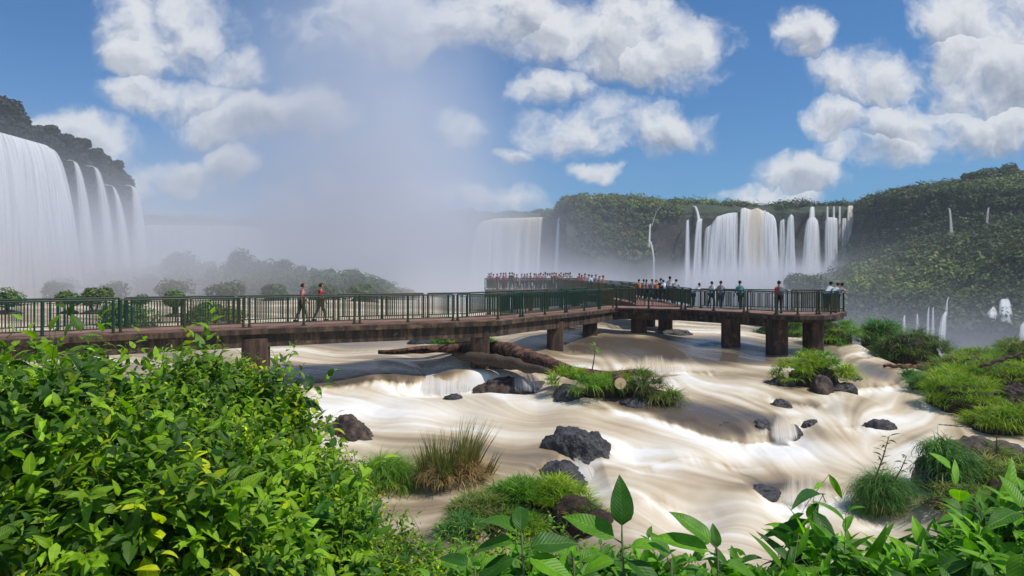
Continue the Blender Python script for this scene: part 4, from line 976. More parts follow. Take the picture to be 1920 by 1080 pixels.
for px, d, tp, lb, ps in [(566, 30.2, 'pink', 'walker in a pink top on the long walkway, left of the one in red', 'walk'), (600, 30.8, 'red', 'walker in a red top on the long walkway', 'walk')]:
    person(lb, dk(px, d), -1.1, ps, tp, 2, 0, 1, .96, group='walkers on the long walkway')
def back_(c, dy):
    return Vector((c.x*(c.y+dy)/c.y, c.y+dy, c.z))
# ------------------------------------------------------------------ rocks, logs, grass tufts in the river
def rock_mesh(r, seed, sub=4, amp=.35, fine=.16, flat_=0.0):
    bm = bmesh.new(); bmesh.ops.create_icosphere(bm, subdivisions=sub, radius=1)
    me = bpy.data.meshes.new('rock'); bm.to_mesh(me); bm.free()
    n = len(me.vertices); co = np.empty(n*3, np.float32); me.vertices.foreach_get('co', co); co = co.reshape(-1, 3).astype(float)
    s = seed*7.3
    k = 1+amp*(fbm(co[:, 0]*1.1+s, co[:, 1]*1.1, co[:, 2]*1.1, 3)-.5)*2.4
    rid = np.abs(fbm(co[:, 0]*2.4+s, co[:, 1]*2.4+3, co[:, 2]*2.4, 4)-.5)*3.4
    k = k-rid*amp*.55+fine*(fbm(co[:, 0]*9+s, co[:, 1]*9, co[:, 2]*9, 3)-.5)
    # facets
    co = co*k[:, None]; co[:, 2] = np.where(co[:, 2] > .55, .55+(co[:, 2]-.55)*(1-flat_), co[:, 2])
    co *= np.array(r)
    me.vertices.foreach_set('co', co.astype(np.float32).ravel()); me.polygons.foreach_set('use_smooth', np.ones(len(me.polygons), bool)); me.update()
    return me
def rock(px, py, size, label, seed, mat='rock_wet', sink=.35, rz=0.0, group=None, name='rock', z=None, tilt=(0, 0), sub=5, amp=.35, root=None, cat='rock'):
    """size: width, depth, height in metres; (px, py) is the middle of its waterline"""
    p0 = onwater(px, py) if z is None else ptz(px, py, z)
    me = rock_mesh((size[0]/2, size[1]/2, size[2]), seed, sub, amp); me.materials.append(M[mat])
    o = bpy.data.objects.new(name, me); COL.objects.link(o); o.location = (p0.x*(p0.y+size[1]*.3)/p0.y, p0.y+size[1]*.3, p0.z-size[2]*sink+ (0 if root is None else 0)); o.rotation_euler = (tilt[0], tilt[1], rz)
    if root is not None: o.parent = root; o.location = o.location-Vector(root.location)
    else: tag(o, label, cat, group)
    return o
rock(1088, 858, (2.3, 1.4, 1.25), 'large black jagged rock standing in the foaming river, centre', 41, sink=.30, rz=-.35, tilt=(0, .30), amp=.34)
rock(1052, 905, (1.9, 1.4, .80), 'dark rock with water sliding over it, just below the large black rock', 5, sink=.30, rz=-.2)
rock(648, 822, (1.7, 1.2, .95), 'brown boulder above the left grass tuft, beside the leafy thicket', 8, 'rock_brown', sink=.3)
rock(1655, 806, (1.15, .6, .42), 'small flat black rock alone in the white water at the right', 12, sink=.2)
rock(1632, 799, (.7, .3, .2), 'tiny dark rock tip left of the small flat black rock', 14, sink=.2)
rock(1465, 765, (1.0, .6, .42), 'small dark rock at the lip of the brown water sheet', 17, sink=.3)
rock(1487, 815, (.75, .7, .75), 'black rock splitting a little chute of white water', 19, sink=.35)
rock(1432, 818, (.8, .6, .5), 'black rock at the foot of the short steep cascade, left side', 43, sink=.4)
rock(1520, 800, (.6, .5, .35), 'small black rock just right of the short steep cascade', 44, sink=.35)
rock(850, 748, (.9, .6, .35), 'half-drowned dark rock at the foot of the widest cascade', 45, sink=.45)
rock(1425, 925, (1.3, .7, .3), 'flat dark rock at the left end of the low near cascade', 46, sink=.45)
rock(1362, 800, (1.1, .6, .4), 'dark rock barely breaking through the brown water sheet', 21, sink=.55)
rock(965, 718, (4.2, 1.8, 1.15), 'dark brown ledge with thin rills of water beside the cascade', 23, 'rock_brown', sink=.32, amp=.28)
rock(925, 692, (2.0, 1.2, .6), 'dark rock wedged at the foot of the rust-stained pier', 24, sink=.4)
rock(808, 644, (2.6, 1.4, .8), 'dark rock under the walkway behind the fallen log', 25, sink=.3)
rock(1072, 616, (2.2, 1.4, .95), 'small pointed brown rock between two piers', 27, 'rock_brown', sink=.2)
rock(1262, 628, (3.0, 1.2, .5), 'low dark rock with debris between piers under the walkway', 28, sink=.35)
rock(1030, 612, (2.4, 1.5, .7), 'mossy dark rock below the bend of the walkway', 29, sink=.3)
rock(1590, 712, (1.3, 1.3, .3), 'flat black rock just below the small grassy island', 31, sink=.4)
rock(1840, 760, (1.6, 1.0, .6), 'brown boulder showing through the grass of the right bank', 33, 'rock_brown', sink=-.75)
rock(1905, 768, (1.4, 1.0, .6), 'brown boulder at the right edge of the grassy bank', 34, 'rock_brown', sink=-.75)

def blades(centre_fn, n, length, width, droop, colf, seg=4, lean=.25, spread=1.0, dry=0.0, out=None, wind=(.15, 0)):
    """grass: curved tapering strips. centre_fn(n) -> roots (n,3), outward directions (n,2)"""
    P, D = centre_fn(n); n = len(P)
    L = length*(.55+.65*rng.random(n))
    if getattr(centre_fn, 'tuft', None) is not None: L = L*(.62+.75*rng.random(centre_fn.tuft.max()+1))[centre_fn.tuft]
    Wd = width*(.7+.6*rng.random(n))
    ang = np.arctan2(D[:, 1], D[:, 0])+rng.normal(size=n)*.7; dx, dy = np.cos(ang), np.sin(ang)
    ln = lean*(.3+1.2*rng.random(n))+.25*np.hypot(D[:, 0], D[:, 1])*spread
    dr = droop*(.4+1.1*rng.random(n))
    sx, sy = -dy, dx
    a2 = rng.random(n)*6.28; sx, sy = np.cos(a2), np.sin(a2)
    rows = []; X = P.copy(); 
    for k in range(seg+1):
        t = k/seg; th = ln+dr*t*1.5
        if k > 0:
            st = L/seg; X = X+np.stack([(np.sin(th)*dx+wind[0]*t)*st, (np.sin(th)*dy+wind[1]*t)*st, np.cos(th)*st], 1)
        wv = (Wd*(1-t**1.6)*.5+.0008)[:, None]; S = np.stack([sx, sy, np.zeros(n)], 1)
        rows.append(X-S*wv); rows.append(X+S*wv)
    V = np.stack(rows, 1).reshape(-1, 3); m = 2*(seg+1); base = (np.arange(n)*m)[:, None]
    Fq = np.concatenate([base+np.array([2*k, 2*k+1, 2*k+3, 2*k+2]) for k in range(seg)])
    c0 = colf(n)
    if getattr(centre_fn, 'tuft', None) is not None: tf_ = colf(centre_fn.tuft.max()+1)[centre_fn.tuft]; c0 = c0*.35+tf_*.65*1.0
    col = np.repeat(c0, m, axis=0)
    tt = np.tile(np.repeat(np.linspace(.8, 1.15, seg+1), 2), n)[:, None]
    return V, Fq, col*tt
def mound_roots(c, r, h, power=1.0, face=None, per=38, flare=.75):
    def f(n):
        if n > 300:       # gathered in tussocks
            k = max(6, n//per); a = rng.random(k)*6.283; q = rng.random(k)**.40; x, y = np.cos(a)*q, np.sin(a)*q; z = h*(1-q**2)**.5*(.8+.35*rng.random(k))
            i = rng.integers(0, k, n); b = rng.random(n)*6.283; rr = rng.random(n)**.5*.07*(1+3*min(r)/2)
            P = np.stack([c[0]+x[i]*r[0]+np.cos(b)*rr, c[1]+y[i]*r[1]+np.sin(b)*rr, c[2]+z[i]-rr*.4], 1)
            f.tuft = i
            return P, np.stack([x[i]*.55+np.cos(b)*flare, y[i]*.55+np.sin(b)*flare], 1)
        a = rng.random(n)*6.283; q = rng.random(n)**.5
        x, y = np.cos(a)*q, np.sin(a)*q; z = h*(1-q**2)**.5
        return np.stack([c[0]+x*r[0], c[1]+y*r[1], c[2]+z], 1), np.stack([x, y], 1)
    return f
def colmix(*cs):
    cs = np.array([c[:3] for c in cs]); 
    def f(n):
        i = rng.integers(0, len(cs), n); return cs[i]*(.7+.6*rng.random(n))[:, None]
    return f
G1 = colmix((.06, .20, .014), (.13, .31, .018), (.24, .38, .03)); G2 = colmix((.20, .34, .012), (.38, .46, .02), (.12, .27, .014), (.28, .38, .02)); G3 = colmix((.06, .14, .018), (.12, .22, .025), (.32, .28, .09), (.20, .28, .03)); G4 = colmix((.04, .14, .025), (.08, .22, .035), (.18, .32, .07))
DRY = colmix((.42, .27, .13), (.30, .17, .07), (.16, .18, .04), (.52, .38, .20))
def grass_thing(label, parts, name='grass_tuft', cat='grass tuft', group=None, base=None, core=None, loc=None):
    """parts: list of (root fn, n, length, width, droop, colour fn, kw)"""
    Vs, Fs, Cs, off = [], [], [], 0
    for fn, n, L, w_, dr, cf, kw in parts:
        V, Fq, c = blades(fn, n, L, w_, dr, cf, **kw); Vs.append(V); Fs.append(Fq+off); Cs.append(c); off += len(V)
    V = np.concatenate(Vs)
    if core is None:
        return tag(mesh_np(name, V, np.concatenate(Fs), M['grass'], cols={'Col': np.concatenate(Cs)}), label, cat, group)
    t = empty(name, loc if loc is not None else tuple(V.mean(0))); tag(t, label, cat, group)
    L0 = np.array(t.location)
    mesh_np('grass', V-L0, np.concatenate(Fs), M['grass'], t, cols={'Col': np.concatenate(Cs)})
    for (c, r, sd, mt) in core:
        me = rock_mesh(r, sd, 4, .35); me.materials.append(M[mt]); o = bpy.data.objects.new('boulder', me); COL.objects.link(o); o.parent = t; o.location = Vector(c)-t.location
    return t
# tall rush tuft, green above and straw below
c = onwater(855, 915); c = back_(c, .7)
grass_thing('tall rush tuft, green above and straw-brown below, standing in the shallow water', [
    (mound_roots(c, (.85, .6), .15, flare=.18), 900, 1.04, .026, .10, colmix((.08, .13, .02), (.14, .17, .03), (.06, .09, .02), (.28, .22, .08)), dict(lean=.14, spread=1.15, seg=5)),
    (mound_roots(c, (.88, .66), .42), 2600, .58, .022, 1.3, DRY, dict(lean=.3, spread=1.2, seg=5))], group=None, core=[((c.x, c.y, c.z-.2), (.7, .5, .3), 3, 'soil')], loc=c)
c = onwater(725, 930); c = back_(c, .8)
grass_thing('drooping green grass tuft between the thicket and the rush tuft', [
    (mound_roots(c, (.75, .6), .6), 2600, .85, .016, 1.25, G1, dict(lean=.3, spread=1.5, seg=5)), (mound_roots(c, (.7, .5), .3), 700, .7, .012, 1.5, DRY, dict(lean=.3, spread=2))], core=[((c.x, c.y, c.z-.1), (.6, .5, .55), 5, 'soil')], loc=c)
# grassy island with the sawn log, centre
a = onwater(1150, 758)
def isl(lst, n0): 
    return [(mound_roots(back_(onwater(px, py), .6)+Vector((0, 0, zz)), (rx, ry), rz+.08), int(n0*rx*.7), L, .026, dr, cf, dict(lean=.3, spread=1.2, seg=4)) for px, py, zz, rx, ry, rz, L, dr, cf in lst]
bb = lambda px, py, rx, ry, rz, sd, mt='rock_wet', up=0.0, dy=.7: ((lambda q: (q.x*(q.y+dy)/q.y, q.y+dy, q.z+up))(onwater(px, py)), (rx, ry, rz), sd, mt)
grass_thing('low grassy island in midstream with a sawn log end showing pale', isl([(1075, 742, .35, 1.0, .8, .5, .5, .9, G2), (1115, 758, .25, .75, .6, .55, .62, 1.3, G1), (1150, 742, .3, .9, .8, .35, .42, .8, G2), (1215, 758, .2, 1.0, .7, .5, .62, 1.2, colmix((.05, .11, .02), (.09, .14, .02), (.18, .16, .05))), (1245, 764, .05, .6, .5, .4, .6, 1.4, G3), (1185, 735, .35, .9, .5, .35, .4, .9, G3)], 1500),
    'grass_island', 'grassy island', core=[bb(1068, 752, .7, .7, .5, 4), bb(1190, 768, .8, .6, .36, 6), bb(1140, 748, 1.2, .7, .66, 7, 'soil'), bb(1215, 758, .9, .6, .5, 8, 'soil')], loc=a)
# small island with brown rock, right of centre
a = onwater(1525, 732)
grass_thing('small grassy island topped with a brown boulder, right of centre', isl([(1480, 730, .15, .6, .6, .95, .5, 1.2, G2), (1515, 728, .35, .75, .7, 1.05, .45, .9, G2), (1580, 733, .1, .45, .6, .85, .55, 1.4, G2), (1550, 728, .35, .7, .7, .95, .45, 1.0, G1)], 2600),
    'grass_island', 'grassy island', core=[bb(1540, 736, .50, .5, .72, 11, 'rock_brown', 0, .1), bb(1465, 728, .75, .5, .35, 13), bb(1580, 738, .6, .5, .42, 14), bb(1520, 728, 1.2, .7, .95, 15, 'soil')], loc=a)
# big reedy mounds on the lip of the canyon
def mound(px, py, rx, ry, rz, label, n, L, cf, dr=1.1, up=.0, group=None, dy=None, w_=.034, name='grass_mound', mt='soil', extra=()):
    c = back_(onwater(px, py), ry if dy is None else dy); c.z += up
    pr = [(mound_roots(c, (rx, ry), rz), int(n*.75), L, w_, dr, cf, dict(lean=.3, spread=1.2, seg=4))]+list(extra)
    return grass_thing(label, pr, name, 'grass mound', group, core=[((c.x, c.y, c.z), (rx*.86, ry*.86, rz*.88), px % 17, mt)], loc=c)
mound(1652, 650, 1.3, 1.2, 1.35, 'smaller reedy green mound on the canyon lip, behind the larger one', 2600, .8, G4)
mound(1712, 681, 1.75, 1.5, 1.45, 'larger reedy green mound on the canyon lip beside the fallen branch', 4200, .8, colmix((.05, .11, .02), (.09, .16, .03), (.14, .19, .04)), 1.2)
mound(1390+85, 632, 2.2, 1.6, 1.2, 'green reeds growing behind the last piers of the walkway', 3000, .9, G4)
mound(1560, 648, 1.6, 1.4, 1.35, 'green reeds to the right of the last pier', 2600, .9, G1)
# right bank
def bankm(label, pts, name='grass_bank', rocks=()):
    pr = []; core = []
    for px, py, rx, ry, rz, up, n, L, cf, dr in pts:
        c = back_(onwater(px, py), ry*.7); c.z += up; pr.append((mound_roots(c, (rx, ry), rz), int(n*1.0), L, .024, dr, cf, dict(lean=.3, spread=1.2, seg=4))); core.append(((c.x, c.y+.1, c.z), (rx*.86, ry*.86, rz*.86), px % 19, 'soil'))
    core += list(rocks); return grass_thing(label, pr, name, 'grassy bank', None, core=core, loc=onwater(pts[0][0], pts[0][1]))
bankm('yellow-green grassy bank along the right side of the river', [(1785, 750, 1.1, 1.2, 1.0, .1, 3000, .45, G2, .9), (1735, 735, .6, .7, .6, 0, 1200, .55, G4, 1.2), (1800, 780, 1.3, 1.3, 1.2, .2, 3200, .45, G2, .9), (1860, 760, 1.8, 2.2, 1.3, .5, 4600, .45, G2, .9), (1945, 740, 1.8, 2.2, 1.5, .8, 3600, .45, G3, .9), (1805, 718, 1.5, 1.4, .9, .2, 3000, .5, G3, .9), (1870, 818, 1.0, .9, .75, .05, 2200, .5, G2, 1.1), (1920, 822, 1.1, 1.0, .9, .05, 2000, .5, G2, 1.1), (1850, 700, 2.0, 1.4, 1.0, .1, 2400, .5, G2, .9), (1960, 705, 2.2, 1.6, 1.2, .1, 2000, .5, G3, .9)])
mound(1705, 712, .4, .4, .3, 'small isolated green tuft at the upstream end of the right bank', 500, .5, G4, name='grass_tuft')
# near right tufts and mound
c = onwater(1655, 985); c = back_(c, .7)
tf = grass_thing('tall shaggy grass tuft with a young shrub on top, near right', [
    (mound_roots(c+Vector((0, 0, .35)), (.5, .42), .65), 2600, .75, .012, 1.5, G4, dict(lean=.3, spread=1.4, seg=5)), (mound_roots(c+Vector((0, 0, .2)), (.55, .45), .3), 900, .6, .012, 1.6, G3, dict(lean=.3, spread=1.6, seg=5)),
    (mound_roots(c+Vector((-.7, -.1, .0)), (.35, .3), .15), 400, .45, .010, .9, G4, dict(lean=.3, spread=1.2, seg=4))], core=[((c.x, c.y, c.z+.05), (.5, .42, .8), 9, 'soil')], loc=c)
bankm('rocky grass-topped mound between the shaggy tuft and the right edge', [(1775, 925, .55, .55, 1.05, .15, 1800, .6, G4, 1.5), (1835, 905, .8, .7, .75, .2, 1500, .35, G3, .9), (1870, 940, .9, .9, .75, .0, 2200, .4, G3, .9), (1935, 940, .9, .9, .85, .0, 2000, .4, G2, .9), (1800, 860, .6, .5, .3, .05, 700, .3, G2, .9), (1820, 965, .9, .8, .6, -.1, 1500, .4, G3, 1.0)],
    rocks=[bb(1745, 935, .45, .5, .85, 21, up=.1), bb(1825, 905, 1.0, .7, .75, 22, 'rock_brown', .35), bb(1885, 885, .8, .55, .6, 23, 'rock_brown', .2), bb(1900, 960, .8, .6, .6, 24, 'soil')])
# weedy mound in front of the pool, behind the big leaves
bankm('low weedy mound with dark bare soil above the broad leaves, bottom centre', [(905, 985, .75, .8, .45, .0, 1700, .38, G3, .8), (975, 960, .8, .7, .55, .05, 2200, .36, G1, .7), (1045, 965, .8, .7, .55, .1, 2200, .36, G2, .7), (1100, 990, .6, .6, .35, .0, 1300, .28, G3, .8), (960, 1010, .9, .7, .45, .0, 1800, .34, G1, .8), (870, 1010, .5, .5, .3, 0, 900, .42, G4, 1.0)],
    rocks=[bb(1075, 985, .62, .5, .48, 31, 'soil', .1, .25), bb(1110, 1000, .55, .45, .34, 32, 'soil', .05, .3), bb(930, 1000, .8, .6, .4, 33, 'soil', 0, .4)])
mound(868, 648, 1.8, .9, .45, 'bright green tuft behind the rust-stained pier', 1500, .45, G1, .8)
mound(1015, 606, 1.6, .9, .4, 'green growth on the mossy rock below the walkway bend', 700, .4, G1)
mound(740+55, 640, .8, .5, .2, 'small green tuft on the rock under the walkway, left of the rusty pier', 400, .3, G1)

# logs
def log(label, pts, rad, seed, mat='dead_wood', k=14, name='log', cat='fallen log', jit=.18):
    P = [Vector(q) for q in pts]; out = []; rr = []; m = 26
    for i in range(m):
        s = (len(P)-1)*i/(m-1); a = min(int(s), len(P)-2); f = s-a; out.append(P[a].lerp(P[a+1], f)); rr.append(np.interp(s, range(len(rad)), rad))
    out = [q+Vector((0, 0, .0))+Vector((0, .03*math.sin(i*1.7+seed), .03*math.sin(i*1.1+seed))) for i, q in enumerate(out)]
    mb = MB(); mb.tube(out, rr, k); V = np.concatenate(mb.v)
    n_ = fbm(V[:, 0]*1.6+seed, V[:, 1]*4, V[:, 2]*4, 3)-.5; ctr = np.repeat(np.array([list(q) for q in out]), k, axis=0)
    V = ctr+(V-ctr)*(1+n_*jit*6)[:, None]; mb.v = [V]
    o = mb.build(name, M[mat], smooth=True); return tag(o, label, cat)
def wp(px, py, z): return ptz(px, py, z)
log('long weathered trunk lying from behind the rusty pier down to the grassy island', [wp(718, 655, -3.75)+Vector((0, -1.2, 0)), wp(790, 651, -3.75)+Vector((0, -1.3, 0)), wp(870, 648, -3.8)+Vector((0, -1.2, 0)), pt(950, 656, 31.2), pt(1010, 676, 29.6), pt(1070, 697, 28.2), pt(1135, 708, 27.2), pt(1192, 697, 26.8)], [.10, .19, .24, .36, .33, .27, .19, .13], 3, jit=.16)
log('dark splintered log lying under the weathered trunk beside the pier', [pt(850, 664, 31.5), pt(905, 672, 31.0), pt(960, 683, 30.0), pt(1030, 697, 28.0)], [.14, .28, .26, .12], 8, 'bark')
log('thin dark log lying at the water edge below the reedy mounds', [onwater(1657, 690)+Vector((0, 0, .12)), onwater(1700, 692)+Vector((0, 0, .12)), onwater(1738, 690)+Vector((0, 0, .1))], [.07, .12, .08], 5)
log('bare dark branch reaching over the canyon at the right edge', [pt(1838, 688, 24.0), pt(1870, 676, 24.0), pt(1900, 668, 24.0), pt(1945, 655, 24.0)], [.06, .07, .06, .05], 6, 'bark', name='branch', cat='branch', jit=.05)
# sawn log end on the island
q = pt(1163, 719, 25.35); s_ = empty('sawn_log', q); tag(s_, 'short sawn log with its round pale cut end facing the river bank', 'log')
mb = MB(); mb.tube([(0, 0, 0), (.12, 1.7, .0)], .225, 20); mb.build('bark', M['dead_wood'], s_, True)
def cutmat():
    m, t, o = new_mat('growth_rings'); x, y, z = t.sep(objc(t)); r = t.math('SQRT', t.math('ADD', t.math('MULTIPLY', x, x), t.math('MULTIPLY', z, z)))
    s = t.math('SINE', t.math('MULTIPLY', t.math('ADD', r, t.math('MULTIPLY', t.noise(objc(t), 8), .02)), 190))
    principled(t, o, t.mix(t.smooth(s, -1, 1), t.mix(t.smooth(r, .02, .06), (.55, .22, .08), (.74, .47, .27)), (.80, .58, .38)), .8); return m
mb = MB(); mb.tube([(0, -.004, 0), (0, -.018, 0)], .218, 24); mb.build('cut_face', cutmat(), s_)
# ------------------------------------------------------------------ broad-leaved plants
def leaf_template(seg=5, width=.42, tipx=1.0, fold=.25, curl=.5, wave=0.0):
    """unit leaf along +Y, face up +Z; columns: left edge, midrib, right edge"""
    V = []; UV = []
    for k in range(seg+1):
        t = k/seg; w_ = width*.5*(math.sin(math.pi*min(1, t**.72*.995+.005)))**.85*(1-.25*t) if 0 < k < seg else (.012 if k == 0 else 0.001)
        ang = curl*t; y = math.sin(ang)/curl if curl else t; z = -(1-math.cos(ang))/curl if curl else 0
        for s in (-1, -.5, 0, .5, 1):
            V.append((s*w_, y, z+abs(s)*w_*fold-.25*w_*fold*(abs(s) == 1)+wave*math.sin(t*9+s)*w_*.3)); UV.append((.5+s*.5*(w_/(width*.5)), t))
    Fq = []
    for k in range(seg):
        for j in range(4): a = k*5+j; Fq.append((a, a+1, a+6, a+5))
    return np.array(V), np.array(Fq), np.array(UV)
LT = [leaf_template(5, .48, 1, .3, .7), leaf_template(5, .42, 1, .35, 1.1), leaf_template(5, .52, 1, .2, .4, .3), leaf_template(5, .38, 1, .4, 1.5)]
LT_BIG = [leaf_template(8, .56, 1, .28, .9, .25), leaf_template(8, .52, 1, .35, 1.3, .2), leaf_template(8, .54, 1, .25, .5, .3)]
LT_LONG = [leaf_template(6, .24, 1, .35, .9), leaf_template(6, .28, 1, .3, 1.3), leaf_template(6, .22, 1, .3, .5)]
LT_SMALL = [leaf_template(3, .45, 1, .3, .8), leaf_template(3, .36, 1, .3, 1.1)]
class Leaves:
    def __init__(s, T): s.T = T; s.V = []; s.F = []; s.U = []; s.C = []; s.n = 0
    def add(s, P, Y, Z, L, col):
        """P (n,3) bases, Y directions, Z face normals (approx), L lengths, col (n,3)"""
        P, Y, Z = np.asarray(P, float), np.asarray(Y, float), np.asarray(Z, float); n = len(P)
        Y = Y/np.linalg.norm(Y, axis=1, keepdims=True); X = np.cross(Y, Z); X /= np.linalg.norm(X, axis=1, keepdims=True)+1e-9; Z = np.cross(X, Y)
        pick = rng.integers(0, len(s.T), n)
        for k, (tv, tf, tu) in enumerate(s.T):
            i = np.where(pick == k)[0]
            if not len(i): continue
            W_ = P[i, None]+L[i, None, None]*(tv[None, :, 0:1]*X[i, None]+tv[None, :, 1:2]*Y[i, None]+tv[None, :, 2:3]*Z[i, None])
            s.V.append(W_.reshape(-1, 3)); s.F.append((tf[None]+(np.arange(len(i))*len(tv))[:, None, None]+s.n).reshape(-1, 4)); s.n += len(i)*len(tv)
            s.U.append(np.tile(tu, (len(i), 1))); s.C.append(np.repeat(col[i], len(tv), axis=0))
    def build(s, name, root, mat='leaf'):
        V = np.concatenate(s.V)-np.array(root.location)
        return mesh_np(name, V, np.concatenate(s.F), M[mat], root, smooth=True, uvs=np.concatenate(s.U), cols={'Col': np.concatenate(s.C)})
LC = dict(lo=(.030, .085, .012), hi=(.10, .20, .018))
def leafcols(n, lo=(.020, .065, .006), hi=(.25, .42, .014), yellow=.06):
    t = rng.random(n)[:, None]**1.3; c = np.array(lo)*(1-t)+np.array(hi)*t
    y = rng.random(n) < yellow; c[y] = c[y]*np.array([2.2, 1.45, .9]); return c
def shoot_tips(lobes, n):
    """ends of shoots spread over a set of lobes (centre, radii), those inside another lobe dropped"""
    P = []; D = []
    wts = np.array([r[0]*r[2] for c, r in lobes]); wts = wts/wts.sum()
    k = rng.choice(len(lobes), n*2, p=wts); d = rng.normal(size=(n*2, 3)); d[:, 1] = -np.abs(d[:, 1])*.9+.25*np.abs(d[:, 2]); d[:, 2] = d[:, 2]*.9+.25
    d /= np.linalg.norm(d, axis=1, keepdims=True)
    C = np.array([list(c) for c, r in lobes])[k]; Rr = np.array([list(r) for c, r in lobes])[k]
    lump = .82+.36*vnoise(d[:, 0]*2.5+k*3, d[:, 1]*2.5, d[:, 2]*2.5)
    q = C+d*Rr*lump[:, None]; keep = np.ones(len(q), bool)
    for j, (c, r) in enumerate(lobes):
        ins = (((q-np.array(list(c)))/np.array(r))**2).sum(1) < .62; keep &= ~(ins & (k != j))
    q, d = q[keep][:n], d[keep][:n]; return q, d
def thicket(label, lobes, n, leafL=(.05, .11), T=None, per=9, gap=.035, name='leafy_shrub', cat='shrub', group=None, cols=None, base=None, upright=.5, shootlen=.34, yellow=.06, inner=True):
    T = T or LT; base = base or Vector(((lobes[0][0][0]), lobes[0][0][1], bank_z(lobes[0][0][0], lobes[0][0][1])))
    root = empty(name, base); tag(root, label, cat, group)
    q, d = shoot_tips(lobes, n); Lf = Leaves(T); st = MB()
    if inner:   # shaded leaves deeper in
        qi, di = shoot_tips([(c, [x*.82 for x in r]) for c, r in lobes], int(n*.7)); q = np.concatenate([q, qi]); d = np.concatenate([d, di])
    n = len(q)
    dirs = d*.75+rng.normal(size=d.shape)*.38+np.array([0, 0, upright]); dirs /= np.linalg.norm(dirs, axis=1, keepdims=True)
    sl = shootlen*(.5+rng.random(n)); up_ = (rng.random(n) < .14)*(dirs[:, 2] > .1); q = q+dirs*(up_*shootlen*.9*rng.random(n))[:, None]; sl = sl*(1+.5*up_); start = q-dirs*sl[:, None]
    droop = .25*rng.random(n); ph = rng.random(n)*6.28
    LL = rng.uniform(leafL[0], leafL[1], n)*np.where(rng.random(n) < .12, 1.45, 1)*np.where(rng.random(n) < .25, .62, 1)
    a = np.cross(dirs, rng.normal(size=d.shape)); a /= np.linalg.norm(a, axis=1, keepdims=True); b = np.cross(dirs, a)
    cc = (cols or leafcols)(n, yellow=yellow) if cols is None else cols(n)
    for j in range(per):
        f = j/(per-1); P = start+dirs*(sl*f)[:, None]; P[:, 2] -= droop*sl*f*f
        an = ph+j*2.4; side = a*np.cos(an)[:, None]+b*np.sin(an)[:, None]
        Y = side*(1.0-.45*f)+dirs*(.30+.75*f)+np.array([0, 0, -.12])+rng.normal(size=d.shape)*.15
        Z = np.array([0, 0, 1.0])+dirs*.5-np.array([0, .25, 0])+rng.normal(size=d.shape)*.3
        L = LL*(.75+.5*rng.random(n))*(1-.45*f**3)
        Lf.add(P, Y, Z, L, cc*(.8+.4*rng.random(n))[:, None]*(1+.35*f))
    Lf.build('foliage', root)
    V = []; Fs = []
    # stems
    idx = rng.choice(n, min(n, 420), replace=False)
    R0 = Vector(root.location)
    for i in idx:
        s0 = Vector(start[i]); e0 = Vector(q[i]); e0.z -= droop[i]*sl[i]; mid = (s0*.5+e0*.5)+Vector((0, 0, .06*sl[i]))
        deep = s0-Vector(dirs[i])*.06+Vector((0, .03, -.09))
        st.tube([deep-R0, s0-R0, mid-R0, e0-R0], [.0025, .002, .0016, .001], 4, False)
    for c, r in lobes:
        for _ in range(4):
            e0 = Vector(c)+Vector((random.uniform(-.4, .4)*r[0], random.uniform(0, .4)*r[1], random.uniform(-.3, .3)*r[2])); g = Vector((c[0]+random.uniform(-.3, .3)*r[0], c[1]+.2, bank_z(c[0], c[1])-.1))
            st.tube([g-R0, (g*.5+e0*.5)+Vector((random.uniform(-.1, .1), 0, 0))-R0, e0-R0], [.008, .006, .003], 5, False)
    st.build('stems', M['stem'], root)
    return root
def lobe(px, py, d, rx, ry=None, rz=None):
    return (pt(px, py, d), (rx, ry or rx, rz or rx))
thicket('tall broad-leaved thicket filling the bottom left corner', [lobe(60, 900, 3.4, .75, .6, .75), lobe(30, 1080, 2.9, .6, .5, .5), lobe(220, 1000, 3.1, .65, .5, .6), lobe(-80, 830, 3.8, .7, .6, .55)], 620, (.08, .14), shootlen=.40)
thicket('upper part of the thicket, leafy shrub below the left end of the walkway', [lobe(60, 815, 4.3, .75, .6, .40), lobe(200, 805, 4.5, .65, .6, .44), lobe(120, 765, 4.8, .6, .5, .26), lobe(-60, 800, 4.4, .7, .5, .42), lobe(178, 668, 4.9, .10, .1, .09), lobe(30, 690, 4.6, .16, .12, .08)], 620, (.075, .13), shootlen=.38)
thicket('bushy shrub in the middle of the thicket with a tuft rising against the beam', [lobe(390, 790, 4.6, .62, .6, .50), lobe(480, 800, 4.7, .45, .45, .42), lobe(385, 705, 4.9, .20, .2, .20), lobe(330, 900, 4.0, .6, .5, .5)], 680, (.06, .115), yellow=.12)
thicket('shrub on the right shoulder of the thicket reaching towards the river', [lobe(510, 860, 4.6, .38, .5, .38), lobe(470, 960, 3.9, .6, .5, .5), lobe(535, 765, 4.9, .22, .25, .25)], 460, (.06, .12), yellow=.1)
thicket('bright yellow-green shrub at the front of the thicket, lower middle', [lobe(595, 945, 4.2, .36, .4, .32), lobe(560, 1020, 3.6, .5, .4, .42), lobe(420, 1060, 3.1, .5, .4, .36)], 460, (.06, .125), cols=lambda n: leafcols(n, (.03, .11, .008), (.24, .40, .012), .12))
thicket('small-leaved low shrub at the right foot of the thicket', [lobe(680, 1010, 4.4, .34, .4, .30), lobe(635, 905, 5.2, .32, .4, .26), lobe(690, 1080, 3.8, .35, .4, .3), lobe(740, 1060, 4.4, .3, .4, .2)], 620, (.03, .06), T=LT_SMALL+LT[:1], per=9, shootlen=.25, yellow=.15)
